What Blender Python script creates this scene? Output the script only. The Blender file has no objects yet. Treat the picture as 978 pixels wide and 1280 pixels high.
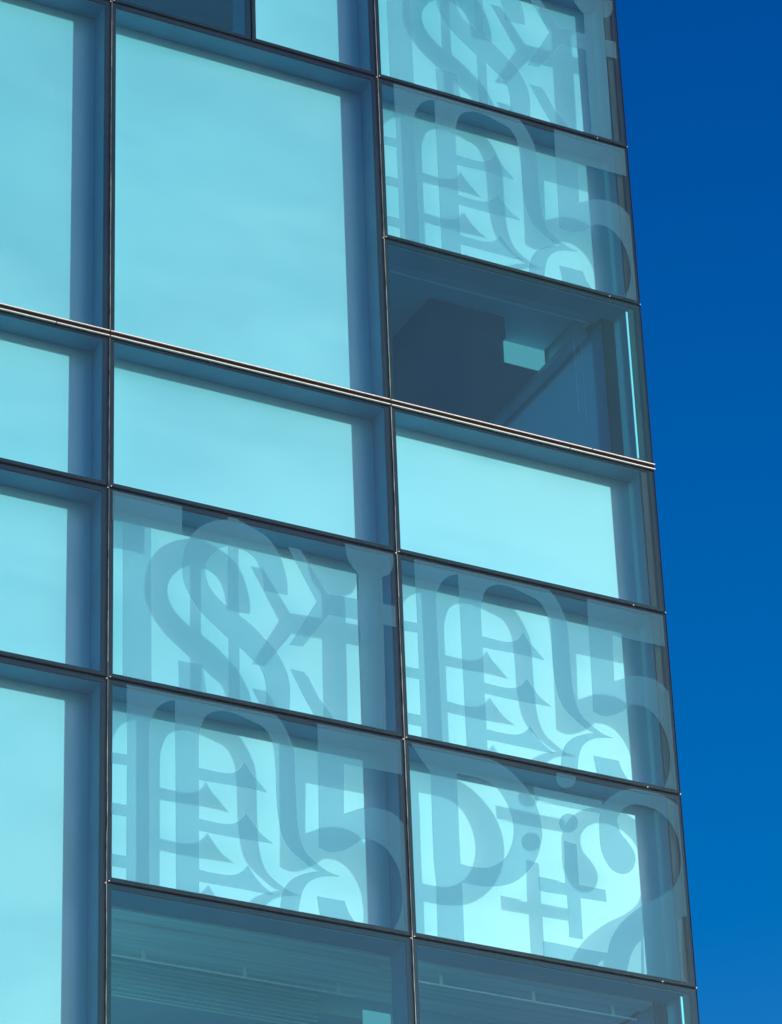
"""Corner of a glass curtain wall with frosted lettering, built as real geometry."""
SUN_E = 3.2
SKY_S = .12
SKY_ALT, SKY_AIR, SKY_DUST, SKY_OZ = 0, 1.5, 2.0, 5.0
SKY_SAT = 1.45
WINDOW_GLOW = .32  # strength of the glowing panels that replace window daylight
CLOUD = 9.0
EXPO = 0.16
# outlines of the printed strokes, as fractions of a pane (u right, v up)
DOLLAR_SOLID = [
 [(-0.0567,1.0572),(0.2462,1.0857),(0.2456,0.8298),(0.14,0.8292),(0.0436,0.8255),(-0.0547,0.8217)],
 [(0.0429,0.9539),(0.0446,0.6221),(0.0452,0.275),(0.0461,-0.1074),(0.1415,-0.1096),(0.1408,0.3079),(0.1401,0.7267),(0.1397,0.9911)],
 [(0.405,1.0747),(0.4011,0.5592),(0.401,0.3975),(0.399,-0.0771),(0.4364,-0.0736),(0.4385,0.4104),(0.4385,0.6599),(0.4422,1.08)],
 [(0.4042,0.971),(0.3989,0.9681),(0.3935,0.9652),(0.3882,0.9623),(0.3828,0.9593),(0.3775,0.9563),(0.3723,0.9532),(0.3671,0.9499),(0.3621,0.9466),(0.3571,0.9432),(0.3522,0.9397),(0.3473,0.9361),(0.3425,0.9322),(0.3377,0.9281),(0.333,0.9237),(0.3284,0.919),(0.3237,0.914),(0.3192,0.9088),(0.3147,0.9033),(0.3103,0.8976),(0.306,0.8916),(0.3019,0.8853),(0.2978,0.8788),(0.2939,0.8719),(0.2902,0.8648),(0.2865,0.8574),(0.283,0.8498),(0.2796,0.8421),(0.2764,0.8342),(0.2734,0.8262),(0.2705,0.818),(0.2677,0.8096),(0.2651,0.801),(0.2627,0.7923),(0.2604,0.7835),(0.2583,0.7746),(0.2564,0.7657),(0.2546,0.7568),(0.253,0.7478),(0.2515,0.7387),(0.2502,0.7293),(0.2491,0.7195),(0.2482,0.7094),(0.2474,0.6987),(0.2468,0.6873),(0.2463,0.6756),(0.246,0.6637),(0.246,0.652),(0.246,0.6408),(0.2463,0.6302),(0.2467,0.6204),(0.2473,0.6112),(0.2479,0.6024),(0.2488,0.5938),(0.25,0.5852),(0.2515,0.5765),(0.2534,0.5676),(0.2556,0.5584),(0.2581,0.5492),(0.2609,0.54),(0.264,0.5306),(0.2674,0.5212),(0.2712,0.5116),(0.2754,0.5018),(0.2799,0.4916),(0.285,0.481),(0.2904,0.4701),(0.2961,0.4593),(0.302,0.4487),(0.3079,0.4385),(0.3139,0.4291),(0.3199,0.4204),(0.3261,0.4122),(0.3325,0.4045),(0.3389,0.3971),(0.3454,0.3899),(0.3517,0.3828),(0.358,0.3756),(0.364,0.3684),(0.37,0.3613),(0.3759,0.3543),(0.3817,0.3475),(0.3876,0.3408),(0.3934,0.3344),(0.3993,0.3282),(0.4053,0.3224),(0.4112,0.3171),(0.4172,0.312),(0.4232,0.307),(0.4291,0.302),(0.435,0.2966),(0.4408,0.2909),(0.4466,0.2845),(0.4525,0.2775),(0.4584,0.2701),(0.4642,0.2628),(0.4697,0.2558),(0.4748,0.2495),(0.4794,0.2441),(0.4835,0.2399),(0.4872,0.2369),(0.4905,0.2345),(0.4935,0.2324),(0.4963,0.2301),(0.499,0.2273),(0.5017,0.2235),(0.5043,0.2187),(0.5067,0.2133),(0.5091,0.2074),(0.5112,0.2012),(0.5133,0.1947),(0.5151,0.1882),(0.5169,0.1817),(0.5184,0.1751),(0.5198,0.1683),(0.521,0.1614),(0.5221,0.1544),(0.523,0.1474),(0.5239,0.1403),(0.5247,0.1332),(0.5254,0.1262),(0.526,0.1191),(0.5265,0.112),(0.5269,0.1049),(0.5272,0.0978),(0.5273,0.0906),(0.5274,0.0833),(0.5273,0.0762),(0.5272,0.0693),(0.5269,0.0623),(0.5265,0.0553),(0.526,0.0479),(0.5253,0.0401),(0.5245,0.0318),(0.5236,0.0227),(0.5224,0.0131),(0.521,0.003),(0.5196,-0.0073),(0.5182,-0.0178),(0.5167,-0.0282),(0.5154,-0.0384),(0.5144,-0.1222),(0.5981,-0.096),(0.6019,-0.0277),(0.6027,-0.0177),(0.6036,-0.0074),(0.6044,0.0029),(0.6053,0.0131),(0.6061,0.023),(0.6068,0.0326),(0.6074,0.0415),(0.6079,0.0498),(0.6083,0.0575),(0.6086,0.0648),(0.6089,0.0719),(0.609,0.0788),(0.6092,0.0858),(0.6093,0.0929),(0.6094,0.1002),(0.6096,0.1073),(0.6096,0.1144),(0.6097,0.1215),(0.6096,0.1288),(0.6094,0.1362),(0.609,0.1438),(0.6084,0.1517),(0.6078,0.1598),(0.6071,0.1682),(0.6063,0.1766),(0.6052,0.1849),(0.604,0.1932),(0.6025,0.2014),(0.6008,0.2093),(0.5988,0.2172),(0.5966,0.225),(0.5942,0.2327),(0.5917,0.2404),(0.5891,0.2482),(0.5864,0.2559),(0.5836,0.2638),(0.5807,0.2719),(0.5777,0.28),(0.5746,0.288),(0.5714,0.2958),(0.568,0.3033),(0.5646,0.3105),(0.561,0.3171),(0.5574,0.3234),(0.5537,0.3293),(0.5498,0.3351),(0.5458,0.3408),(0.5415,0.3467),(0.5369,0.3528),(0.5314,0.3597),(0.5248,0.3675),(0.5178,0.3755),(0.511,0.3832),(0.505,0.3899),(0.5005,0.3951),(0.498,0.3982),(0.4986,0.3981),(0.5018,0.3951),(0.5067,0.3903),(0.5121,0.385),(0.5169,0.3804),(0.52,0.3776),(0.5202,0.378),(0.5173,0.3818),(0.5122,0.3881),(0.5055,0.3962),(0.4979,0.4052),(0.49,0.4144),(0.4824,0.4229),(0.4757,0.4301),(0.4699,0.4361),(0.4641,0.4416),(0.4585,0.4467),(0.453,0.4516),(0.4475,0.4562),(0.4421,0.4607),(0.4368,0.4651),(0.4315,0.4692),(0.4264,0.4728),(0.4213,0.4761),(0.4163,0.4794),(0.4112,0.4831),(0.406,0.4873),(0.4006,0.4923),(0.3947,0.4984),(0.3885,0.5053),(0.382,0.5128),(0.3756,0.5206),(0.3695,0.5284),(0.3639,0.5359),(0.359,0.5428),(0.3548,0.549),(0.3512,0.5549),(0.348,0.5605),(0.3452,0.566),(0.3426,0.5715),(0.3403,0.5772),(0.338,0.5831),(0.3358,0.5893),(0.3339,0.5956),(0.3321,0.602),(0.3306,0.6085),(0.3292,0.6151),(0.328,0.6218),(0.327,0.6287),(0.3262,0.6358),(0.3255,0.6431),(0.325,0.6506),(0.3246,0.6582),(0.3245,0.6657),(0.3246,0.6732),(0.3251,0.6805),(0.3258,0.6877),(0.3267,0.695),(0.3279,0.7022),(0.3293,0.7093),(0.331,0.7163),(0.3328,0.7231),(0.3348,0.7297),(0.3371,0.736),(0.3397,0.7421),(0.3425,0.7481),(0.3455,0.7539),(0.3485,0.7596),(0.3517,0.765),(0.3547,0.7704),(0.3578,0.7757),(0.3609,0.7808),(0.3641,0.7859),(0.3674,0.7907),(0.3707,0.7953),(0.3741,0.7996),(0.3775,0.8035),(0.381,0.8071),(0.3846,0.8104),(0.3883,0.8134),(0.392,0.8161),(0.3957,0.8185),(0.3994,0.8204),(0.4031,0.8218),(0.4067,0.8225),(0.4103,0.8225),(0.4138,0.8221),(0.4174,0.8213),(0.4211,0.8205),(0.4248,0.8199),(0.4286,0.8196),(0.4325,0.8198),(0.4366,0.8203),(0.4407,0.8209),(0.4449,0.8214),(0.449,0.8218),(0.4531,0.8218),(0.457,0.8212),(0.4609,0.82),(0.4647,0.8184),(0.4686,0.8165),(0.4723,0.8143),(0.4759,0.8118),(0.4793,0.8092),(0.4825,0.8065),(0.4853,0.8038),(0.488,0.8009),(0.4904,0.7978),(0.4928,0.7946),(0.495,0.7911),(0.4971,0.7874),(0.4993,0.7834),(0.5015,0.779),(0.5035,0.7743),(0.5055,0.7693),(0.5074,0.7641),(0.5093,0.7588),(0.5112,0.7536),(0.5132,0.7485),(0.5133,0.7481),(0.5146,0.7404),(0.516,0.733),(0.5174,0.7256),(0.5188,0.7181),(0.5201,0.7104),(0.5213,0.7024),(0.5224,0.6939),(0.5232,0.6848),(0.5239,0.6753),(0.5245,0.6654),(0.5251,0.6553),(0.5256,0.6451),(0.5261,0.635),(0.5267,0.625),(0.5267,0.625),(0.5688,0.6268),(0.6083,0.6293),(0.6083,0.6293),(0.6083,0.6393),(0.6085,0.6495),(0.6086,0.6597),(0.6087,0.6699),(0.6087,0.6797),(0.6085,0.6892),(0.6082,0.6981),(0.6077,0.7062),(0.607,0.7137),(0.6062,0.7208),(0.6053,0.7276),(0.6043,0.7345),(0.6032,0.7416),(0.602,0.7491),(0.6008,0.7571),(0.5995,0.7655),(0.598,0.7741),(0.5965,0.7828),(0.5949,0.7913),(0.5932,0.7996),(0.5914,0.8075),(0.5895,0.8149),(0.5876,0.8221),(0.5856,0.829),(0.5836,0.8358),(0.5814,0.8424),(0.579,0.849),(0.5765,0.8556),(0.5739,0.8622),(0.5711,0.8687),(0.5682,0.8753),(0.5652,0.8817),(0.562,0.8879),(0.5587,0.8939),(0.5552,0.8996),(0.5517,0.9052),(0.548,0.9105),(0.5442,0.9157),(0.5402,0.9207),(0.5361,0.9254),(0.5316,0.9298),(0.5269,0.934),(0.5218,0.9377),(0.5162,0.9409),(0.5103,0.9439),(0.5043,0.9467),(0.4983,0.9493),(0.4925,0.9521),(0.487,0.9549),(0.4817,0.9581),(0.4766,0.9615),(0.4716,0.9649),(0.4667,0.9682),(0.4619,0.9713),(0.4573,0.9739),(0.4527,0.9758),(0.4483,0.9772),(0.4439,0.978),(0.4397,0.9784),(0.4355,0.9785),(0.4316,0.9783),(0.4278,0.978),(0.4242,0.9777),(0.4209,0.9772),(0.4179,0.9764),(0.415,0.9754),(0.4123,0.9743),(0.4097,0.9732),(0.407,0.9721),(0.4042,0.971)],
 [(0.23,0.1557),(0.3137,0.1591),(0.3137,0.1591),(0.314,0.1528),(0.3142,0.1466),(0.3144,0.1406),(0.3146,0.1344),(0.3148,0.1279),(0.3152,0.121),(0.3157,0.1134),(0.3164,0.1052),(0.3172,0.0962),(0.3181,0.0869),(0.3191,0.0772),(0.3201,0.0675),(0.321,0.0578),(0.322,0.0483),(0.3229,0.0391),(0.3238,0.0298),(0.3246,0.0205),(0.3255,0.0113),(0.3264,0.002),(0.3273,-0.0072),(0.3282,-0.0165),(0.328,-0.0665),(0.241,-0.0943),(0.2411,-0.0446),(0.2399,-0.0361),(0.2387,-0.0284),(0.2374,-0.021),(0.2362,-0.0131),(0.235,-0.0042),(0.234,0.0064),(0.2331,0.0194),(0.2324,0.035),(0.2319,0.053),(0.2314,0.0727),(0.2311,0.0935),(0.2308,0.1146),(0.2304,0.1356),(0.23,0.1557)],
 [(0.6128,0.8931),(0.6563,0.8947),(0.7482,0.6832),(0.8593,0.6912),(1.0012,0.6999),(1.025,0.701),(1.0215,0.5837),(0.9979,0.5845),(0.8566,0.5784),(0.7518,0.5721),(0.6573,0.3685),(0.6106,0.3622),(0.7095,0.6279)],
 [(0.6115,0.2343),(0.6568,0.2347),(0.6718,0.2156),(0.7085,0.1122),(0.7524,0.0327),(0.7957,-0.0679),(0.733,-0.0874),(0.6844,0.0306),(0.6519,0.1135)],
 [(0.8217,1.1094),(0.8172,0.9846),(0.8173,0.9796),(0.8173,0.9747),(0.8172,0.9698),(0.8173,0.9649),(0.8174,0.9598),(0.8177,0.9544),(0.8182,0.9487),(0.8189,0.9425),(0.8197,0.9358),(0.8207,0.9288),(0.8218,0.9217),(0.8231,0.9147),(0.8245,0.908),(0.826,0.9018),(0.8275,0.8961),(0.8292,0.8908),(0.831,0.8857),(0.833,0.8808),(0.8351,0.876),(0.8374,0.8711),(0.8399,0.8662),(0.8427,0.8613),(0.8457,0.8564),(0.849,0.8515),(0.8524,0.8467),(0.8559,0.8418),(0.8593,0.837),(0.8626,0.8321),(0.8594,0.5475),(0.8578,0.3811),(0.8578,-0.0486),(0.9393,-0.0488),(0.9436,0.3225),(0.9462,0.7478),(0.9458,0.8439),(0.9458,0.8439),(0.9492,0.8468),(0.9527,0.8495),(0.9562,0.8522),(0.9597,0.8549),(0.963,0.8579),(0.9661,0.8612),(0.9689,0.8649),(0.9715,0.8691),(0.9738,0.8736),(0.9759,0.8784),(0.9779,0.8835),(0.9797,0.8888),(0.9814,0.8943),(0.983,0.8999),(0.9846,0.9057),(0.9861,0.9118),(0.9875,0.9181),(0.9887,0.9245),(0.9898,0.931),(0.9907,0.9375),(0.9914,0.9438),(0.9919,0.9501),(0.992,0.9563),(0.992,0.9626),(0.9919,0.9688),(0.9917,0.9751),(0.9915,0.9813),(0.9915,0.9876),(0.9957,1.1378)],
]
DOLLAR_HOLE = [
]
HOOK_SOLID = [
 [(0.0588,1.0734),(0.0611,0.6946),(0.0593,0.1647),(0.06,-0.1129),(0.1342,-0.1164),(0.1336,0.1855),(0.1335,0.8156),(0.1326,1.0897)],
 [(0.219,1.0934),(0.219,0.597),(0.2191,0.2094),(0.2192,-0.0942),(0.2946,-0.0822),(0.2957,0.3102),(0.2968,0.7024),(0.2979,1.1197)],
 [(-0.0334,0.6264),(0.0615,0.6323),(0.0618,0.5791),(-0.0329,0.5686)],
 [(-0.031,0.3796),(0.062,0.3824),(0.0624,0.3255),(-0.0304,0.3222)],
 [(-0.0286,0.1324),(0.0615,0.1334),(0.0619,0.0737),(-0.028,0.0722)],
 [(0.0587,1.0901),(0.0611,0.6946),(0.1286,0.7157),(0.1342,0.7789),(0.1348,0.7855),(0.1353,0.7922),(0.1358,0.7989),(0.1363,0.8055),(0.137,0.8122),(0.1378,0.8189),(0.1388,0.8255),(0.1401,0.8323),(0.1414,0.8391),(0.143,0.8459),(0.1447,0.8527),(0.1465,0.8594),(0.1484,0.8659),(0.1504,0.8722),(0.1526,0.8782),(0.1549,0.8842),(0.1573,0.89),(0.1599,0.8957),(0.1625,0.9011),(0.1652,0.9062),(0.168,0.911),(0.1708,0.9154),(0.1736,0.9195),(0.1764,0.9234),(0.1794,0.927),(0.1826,0.9304),(0.1859,0.9338),(0.1894,0.937),(0.1932,0.9402),(0.1972,0.9431),(0.2015,0.9459),(0.2059,0.9486),(0.2103,0.9512),(0.2147,0.9539),(0.219,0.9567),(0.219,0.7439),(0.297,0.7683),(0.2987,0.8101),(0.2996,0.8157),(0.3004,0.8212),(0.3012,0.8266),(0.3021,0.8321),(0.303,0.8377),(0.3041,0.8435),(0.3053,0.8495),(0.3067,0.8561),(0.3082,0.8632),(0.3098,0.8705),(0.3115,0.8779),(0.3134,0.885),(0.3153,0.8916),(0.3174,0.8975),(0.3197,0.9027),(0.3221,0.9074),(0.3247,0.9117),(0.3273,0.9156),(0.3301,0.9192),(0.3328,0.9226),(0.3355,0.9258),(0.3381,0.9287),(0.3406,0.9313),(0.3432,0.9336),(0.3458,0.9356),(0.3485,0.9375),(0.3515,0.9394),(0.3546,0.9412),(0.3581,0.943),(0.3617,0.9449),(0.3655,0.9466),(0.3695,0.9483),(0.3736,0.9497),(0.3778,0.9508),(0.382,0.9517),(0.3864,0.9522),(0.3909,0.9525),(0.3955,0.9526),(0.4002,0.9524),(0.405,0.952),(0.4099,0.9514),(0.415,0.9505),(0.4202,0.9493),(0.4255,0.9478),(0.431,0.946),(0.4366,0.944),(0.4422,0.9419),(0.4479,0.9397),(0.4534,0.9376),(0.4591,0.9353),(0.4652,0.9328),(0.4714,0.9302),(0.4773,0.9275),(0.4829,0.9251),(0.4879,0.923),(0.4919,0.9213),(0.4948,0.9203),(0.4967,0.9199),(0.4979,0.9198),(0.4988,0.9199),(0.4996,0.9198),(0.5007,0.9193),(0.5024,0.9183),(0.5048,0.9167),(0.5074,0.9148),(0.5103,0.9126),(0.5133,0.9101),(0.5162,0.9074),(0.5191,0.9043),(0.5216,0.9008),(0.524,0.8969),(0.5262,0.8926),(0.5284,0.888),(0.5305,0.883),(0.5325,0.878),(0.5344,0.8728),(0.5362,0.8676),(0.538,0.8626),(0.5397,0.8577),(0.5413,0.8527),(0.5429,0.8475),(0.5443,0.8419),(0.5457,0.8358),(0.5468,0.8291),(0.5478,0.8216),(0.5487,0.8134),(0.5494,0.8047),(0.5501,0.7957),(0.5506,0.7864),(0.5511,0.7771),(0.5516,0.768),(0.552,0.7588),(0.5524,0.7495),(0.5526,0.7401),(0.5529,0.7306),(0.5531,0.7211),(0.5533,0.7115),(0.5535,0.7021),(0.6208,0.7225),(0.6201,0.7807),(0.6197,0.7877),(0.6194,0.7947),(0.6192,0.8017),(0.6189,0.8087),(0.6184,0.8157),(0.6178,0.8228),(0.6169,0.8299),(0.6157,0.8372),(0.6142,0.8446),(0.6125,0.8521),(0.6106,0.8595),(0.6087,0.8668),(0.6067,0.8739),(0.6048,0.8807),(0.6029,0.8872),(0.6009,0.8934),(0.5989,0.8993),(0.5969,0.9052),(0.5948,0.9109),(0.5926,0.9167),(0.5903,0.9225),(0.588,0.9285),(0.5857,0.9344),(0.5833,0.9404),(0.5808,0.9463),(0.5782,0.9521),(0.5754,0.9578),(0.5725,0.9633),(0.5693,0.9687),(0.566,0.974),(0.5625,0.9792),(0.5589,0.9843),(0.5552,0.9891),(0.5515,0.9936),(0.5478,0.9977),(0.544,1.0014),(0.5401,1.0046),(0.5362,1.0076),(0.5322,1.0103),(0.5281,1.0129),(0.5241,1.0156),(0.5202,1.0185)],
 [(0.5538,0.7187),(0.5544,0.6362),(0.5544,0.6223),(0.5544,0.6085),(0.5544,0.5948),(0.5544,0.581),(0.5545,0.567),(0.5548,0.5526),(0.5553,0.5379),(0.5561,0.5221),(0.5571,0.5053),(0.5583,0.4879),(0.5596,0.4707),(0.561,0.4543),(0.5624,0.4393),(0.5637,0.4262),(0.565,0.4154),(0.5663,0.4063),(0.5676,0.3986),(0.569,0.3917),(0.5704,0.3853),(0.5721,0.379),(0.5739,0.3724),(0.576,0.3655),(0.5782,0.3588),(0.5805,0.3524),(0.583,0.3461),(0.5857,0.3401),(0.5885,0.3343),(0.5914,0.3288),(0.5944,0.3237),(0.5977,0.319),(0.6011,0.3146),(0.6046,0.3103),(0.6082,0.3062),(0.6118,0.3021),(0.6155,0.2979),(0.6192,0.2936),(0.623,0.2894),(0.6268,0.2852),(0.6307,0.281),(0.6346,0.277),(0.6385,0.273),(0.6424,0.2691),(0.6463,0.2652),(0.6502,0.2612),(0.6542,0.2573),(0.6581,0.2536),(0.662,0.2501),(0.6658,0.247),(0.6694,0.2444),(0.6729,0.2423),(0.6763,0.2408),(0.6795,0.2397),(0.6827,0.2388),(0.6859,0.238),(0.6891,0.2372),(0.6923,0.2362),(0.6923,0.2362),(0.6874,0.2336),(0.6826,0.2312),(0.6777,0.2287),(0.6728,0.2263),(0.6679,0.2237),(0.663,0.2209),(0.658,0.2179),(0.6529,0.2147),(0.6476,0.2113),(0.6423,0.2078),(0.637,0.204),(0.6318,0.2002),(0.6268,0.1962),(0.6221,0.1921),(0.6176,0.1879),(0.6133,0.1836),(0.6091,0.1792),(0.6052,0.1746),(0.6014,0.1699),(0.5978,0.165),(0.5944,0.1599),(0.5912,0.1545),(0.5882,0.1489),(0.5854,0.1431),(0.5827,0.1372),(0.5803,0.1311),(0.578,0.1251),(0.5759,0.1192),(0.574,0.1133),(0.5724,0.1076),(0.5709,0.1019),(0.5696,0.0961),(0.5684,0.0901),(0.5673,0.0838),(0.5661,0.0769),(0.5651,0.0698),(0.5641,0.0624),(0.5631,0.0548),(0.5623,0.0468),(0.5615,0.0384),(0.5607,0.0295),(0.56,0.0201),(0.5593,0.0099),(0.5588,-0.0009),(0.5582,-0.0123),(0.5577,-0.0241),(0.5573,-0.036),(0.5568,-0.0478),(0.5563,-0.0593),(0.5552,-0.1375),(0.6156,-0.1223),(0.6168,-0.0437),(0.6176,-0.0332),(0.6183,-0.0224),(0.6191,-0.0115),(0.6198,-0.0008),(0.6206,0.0096),(0.6214,0.0194),(0.6222,0.0286),(0.6231,0.0368),(0.6239,0.0444),(0.6247,0.0514),(0.6255,0.058),(0.6264,0.0645),(0.6274,0.071),(0.6284,0.0776),(0.6295,0.0845),(0.6306,0.0913),(0.6318,0.0981),(0.633,0.1048),(0.6343,0.1114),(0.6357,0.1177),(0.6373,0.1237),(0.639,0.1294),(0.6408,0.1349),(0.6428,0.1402),(0.6448,0.1452),(0.6469,0.1501),(0.6492,0.1548),(0.6515,0.1594),(0.654,0.1637),(0.6566,0.1679),(0.6593,0.1719),(0.6621,0.1757),(0.665,0.1793),(0.668,0.1828),(0.6711,0.1863),(0.6744,0.1896),(0.6777,0.1928),(0.6812,0.1959),(0.6848,0.1988),(0.6885,0.2016),(0.6923,0.2042),(0.6962,0.2067),(0.7002,0.2089),(0.7044,0.2109),(0.7087,0.2128),(0.7131,0.2145),(0.7175,0.216),(0.7221,0.2175),(0.7267,0.219),(0.7314,0.2203),(0.7362,0.2215),(0.7412,0.2226),(0.7461,0.2236),(0.7512,0.2246),(0.7561,0.2257),(0.7611,0.2267),(0.7612,0.2308),(0.7612,0.2308),(0.7575,0.2315),(0.7538,0.2322),(0.7502,0.2328),(0.7465,0.2334),(0.7428,0.2342),(0.7391,0.2353),(0.7353,0.2366),(0.7315,0.2382),(0.7278,0.24),(0.724,0.2419),(0.7202,0.2441),(0.7163,0.2466),(0.7122,0.2494),(0.708,0.2525),(0.7036,0.2562),(0.6989,0.2605),(0.694,0.265),(0.6891,0.2699),(0.6843,0.2747),(0.6798,0.2794),(0.6756,0.2839),(0.6718,0.288),(0.6682,0.2919),(0.6648,0.2957),(0.6616,0.2995),(0.6586,0.3034),(0.6557,0.3077),(0.653,0.3123),(0.6504,0.3174),(0.6481,0.3226),(0.6459,0.3281),(0.6439,0.3338),(0.6419,0.3398),(0.6401,0.3461),(0.6383,0.3527),(0.6366,0.3596),(0.6349,0.3668),(0.6334,0.3743),(0.6319,0.3821),(0.6306,0.3901),(0.6293,0.3983),(0.6281,0.4066),(0.6271,0.4152),(0.6262,0.4241),(0.6254,0.4332),(0.6247,0.4424),(0.624,0.4517),(0.6233,0.461),(0.6225,0.4702),(0.6223,0.5247),(0.6221,0.534),(0.6219,0.5432),(0.6217,0.5523),(0.6215,0.5615),(0.6213,0.5708),(0.6212,0.5803),(0.621,0.5901),(0.6209,0.6002),(0.6208,0.6104),(0.6208,0.6208),(0.6207,0.6314),(0.6206,0.6422),(0.6206,0.6532),(0.6205,0.6643),(0.6205,0.6757),(0.6204,0.6874),(0.6203,0.6993),(0.6203,0.7113),(0.6202,0.7233),(0.6202,0.7354),(0.6201,0.7473)],
 [(0.7016,1.12),(0.6992,0.8302),(0.6972,0.5631),(0.6968,0.5409),(0.6945,0.3547),(0.6945,0.3547),(0.6982,0.3527),(0.702,0.3505),(0.7057,0.3483),(0.7094,0.3462),(0.7132,0.3443),(0.717,0.3428),(0.7208,0.3418),(0.7246,0.3412),(0.7284,0.3409),(0.7323,0.3409),(0.7362,0.3413),(0.7401,0.342),(0.7443,0.3431),(0.7486,0.3446),(0.7531,0.3467),(0.7579,0.3493),(0.7629,0.3523),(0.7679,0.3556),(0.7729,0.3591),(0.7778,0.3627),(0.7824,0.3663),(0.7867,0.3699),(0.7908,0.3735),(0.7948,0.3773),(0.7988,0.3812),(0.8027,0.3854),(0.8067,0.3899),(0.8109,0.3947),(0.8153,0.4),(0.8198,0.4057),(0.8243,0.4117),(0.8289,0.4179),(0.8336,0.4241),(0.8382,0.4304),(0.8428,0.4364),(0.8428,0.4364),(0.8464,0.4371),(0.85,0.4378),(0.8537,0.4385),(0.8573,0.4392),(0.8609,0.4398),(0.8645,0.4402),(0.8682,0.4403),(0.8717,0.4404),(0.8753,0.4405),(0.8788,0.4404),(0.8823,0.4402),(0.8859,0.4395),(0.8896,0.4385),(0.8935,0.4368),(0.8976,0.4346),(0.902,0.4319),(0.9065,0.4288),(0.911,0.4252),(0.9155,0.4213),(0.9198,0.4171),(0.9239,0.4125),(0.9278,0.4075),(0.9315,0.402),(0.9351,0.3962),(0.9386,0.3901),(0.9419,0.3836),(0.9451,0.3769),(0.9482,0.3699),(0.9512,0.3628),(0.9542,0.3553),(0.957,0.3475),(0.9597,0.3395),(0.9622,0.3312),(0.9645,0.3225),(0.9664,0.3136),(0.9681,0.3041),(0.9696,0.2941),(0.9708,0.2837),(0.9718,0.2731),(0.9726,0.2625),(0.9734,0.2522),(0.974,0.2422),(0.9745,0.2326),(0.975,0.2233),(0.9753,0.2141),(0.9754,0.205),(0.9754,0.196),(0.9753,0.1868),(0.9749,0.1776),(0.9744,0.1682),(0.9738,0.1588),(0.973,0.1493),(0.9721,0.1399),(0.9709,0.1303),(0.9695,0.1208),(0.9679,0.1111),(0.9661,0.1015),(0.9641,0.0917),(0.9619,0.082),(0.9594,0.0722),(0.9567,0.0623),(0.9536,0.0523),(0.9502,0.0423),(0.9463,0.0322),(0.942,0.0219),(0.9373,0.0116),(0.9323,0.0012),(0.9273,-0.0092),(0.9223,-0.0195),(0.9175,-0.0299),(0.9142,-0.1494),(1.0548,-0.1146),(1.0996,1.2496)],
 [(0.6835,0.1097),(0.778,0.1101),(0.778,0.1101),(0.7793,0.1034),(0.7806,0.0967),(0.7819,0.09),(0.7832,0.0834),(0.7846,0.0768),(0.7862,0.0703),(0.788,0.064),(0.79,0.0581),(0.792,0.0525),(0.7943,0.047),(0.7967,0.0416),(0.7993,0.0361),(0.8021,0.0302),(0.8053,0.024),(0.8088,0.0173),(0.8127,0.0102),(0.8169,0.0028),(0.8213,-0.0047),(0.8258,-0.0123),(0.8302,-0.0198),(0.8344,-0.0272),(0.8331,-0.0829),(0.7066,-0.1149),(0.7078,-0.0518),(0.7056,-0.0424),(0.7033,-0.0334),(0.701,-0.0244),(0.6987,-0.0153),(0.6966,-0.0058),(0.6945,0.0043),(0.6927,0.0154),(0.691,0.0274),(0.6896,0.0403),(0.6883,0.0539),(0.6871,0.0679),(0.6859,0.082),(0.6847,0.096),(0.6835,0.1097)],
 [(0.2939,0.6377),(0.2966,0.6377),(0.3008,0.6374),(0.305,0.6372),(0.3091,0.637),(0.3133,0.6367),(0.3175,0.6365),(0.3218,0.6363),(0.3262,0.636),(0.3306,0.6357),(0.3352,0.6354),(0.3398,0.6351),(0.3445,0.6347),(0.3492,0.6345),(0.3539,0.6344),(0.3585,0.6344),(0.3632,0.6345),(0.3681,0.6348),(0.373,0.6351),(0.3778,0.6355),(0.3825,0.6361),(0.3869,0.6368),(0.391,0.6377),(0.3947,0.6386),(0.3981,0.6397),(0.4012,0.6409),(0.4042,0.6422),(0.407,0.6437),(0.4099,0.6455),(0.4128,0.6475),(0.4157,0.6497),(0.4185,0.652),(0.4212,0.6545),(0.4239,0.6573),(0.4266,0.6604),(0.4293,0.664),(0.432,0.6682),(0.4346,0.673),(0.4373,0.6786),(0.4399,0.6846),(0.4425,0.691),(0.4451,0.6974),(0.4477,0.7039),(0.4503,0.71),(0.4503,0.71),(0.4531,0.7035),(0.4559,0.6969),(0.4586,0.6903),(0.4613,0.6837),(0.4642,0.6773),(0.4671,0.671),(0.4701,0.6649),(0.4733,0.6592),(0.4766,0.6537),(0.48,0.6485),(0.4835,0.6433),(0.487,0.638),(0.4906,0.6326),(0.4944,0.6269),(0.4982,0.621),(0.5022,0.6148),(0.5063,0.6085),(0.5105,0.6021),(0.5146,0.5957),(0.5188,0.5893),(0.5229,0.5829),(0.5229,0.5788),(0.5229,0.5788),(0.5148,0.5795),(0.5067,0.5803),(0.4987,0.5811),(0.4906,0.5818),(0.4826,0.5825),(0.4746,0.583),(0.4666,0.5834),(0.4588,0.5835),(0.451,0.5834),(0.4432,0.5832),(0.4355,0.583),(0.4277,0.5826),(0.42,0.5822),(0.4123,0.5819),(0.4046,0.5815),(0.397,0.5811),(0.3895,0.5807),(0.3819,0.5802),(0.3742,0.5797),(0.3664,0.5792),(0.3582,0.5788),(0.3498,0.5783),(0.3411,0.5779),(0.3323,0.5774),(0.3233,0.577),(0.3143,0.5765),(0.3053,0.5761),(0.2964,0.5757),(0.2937,0.5757)],
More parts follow.
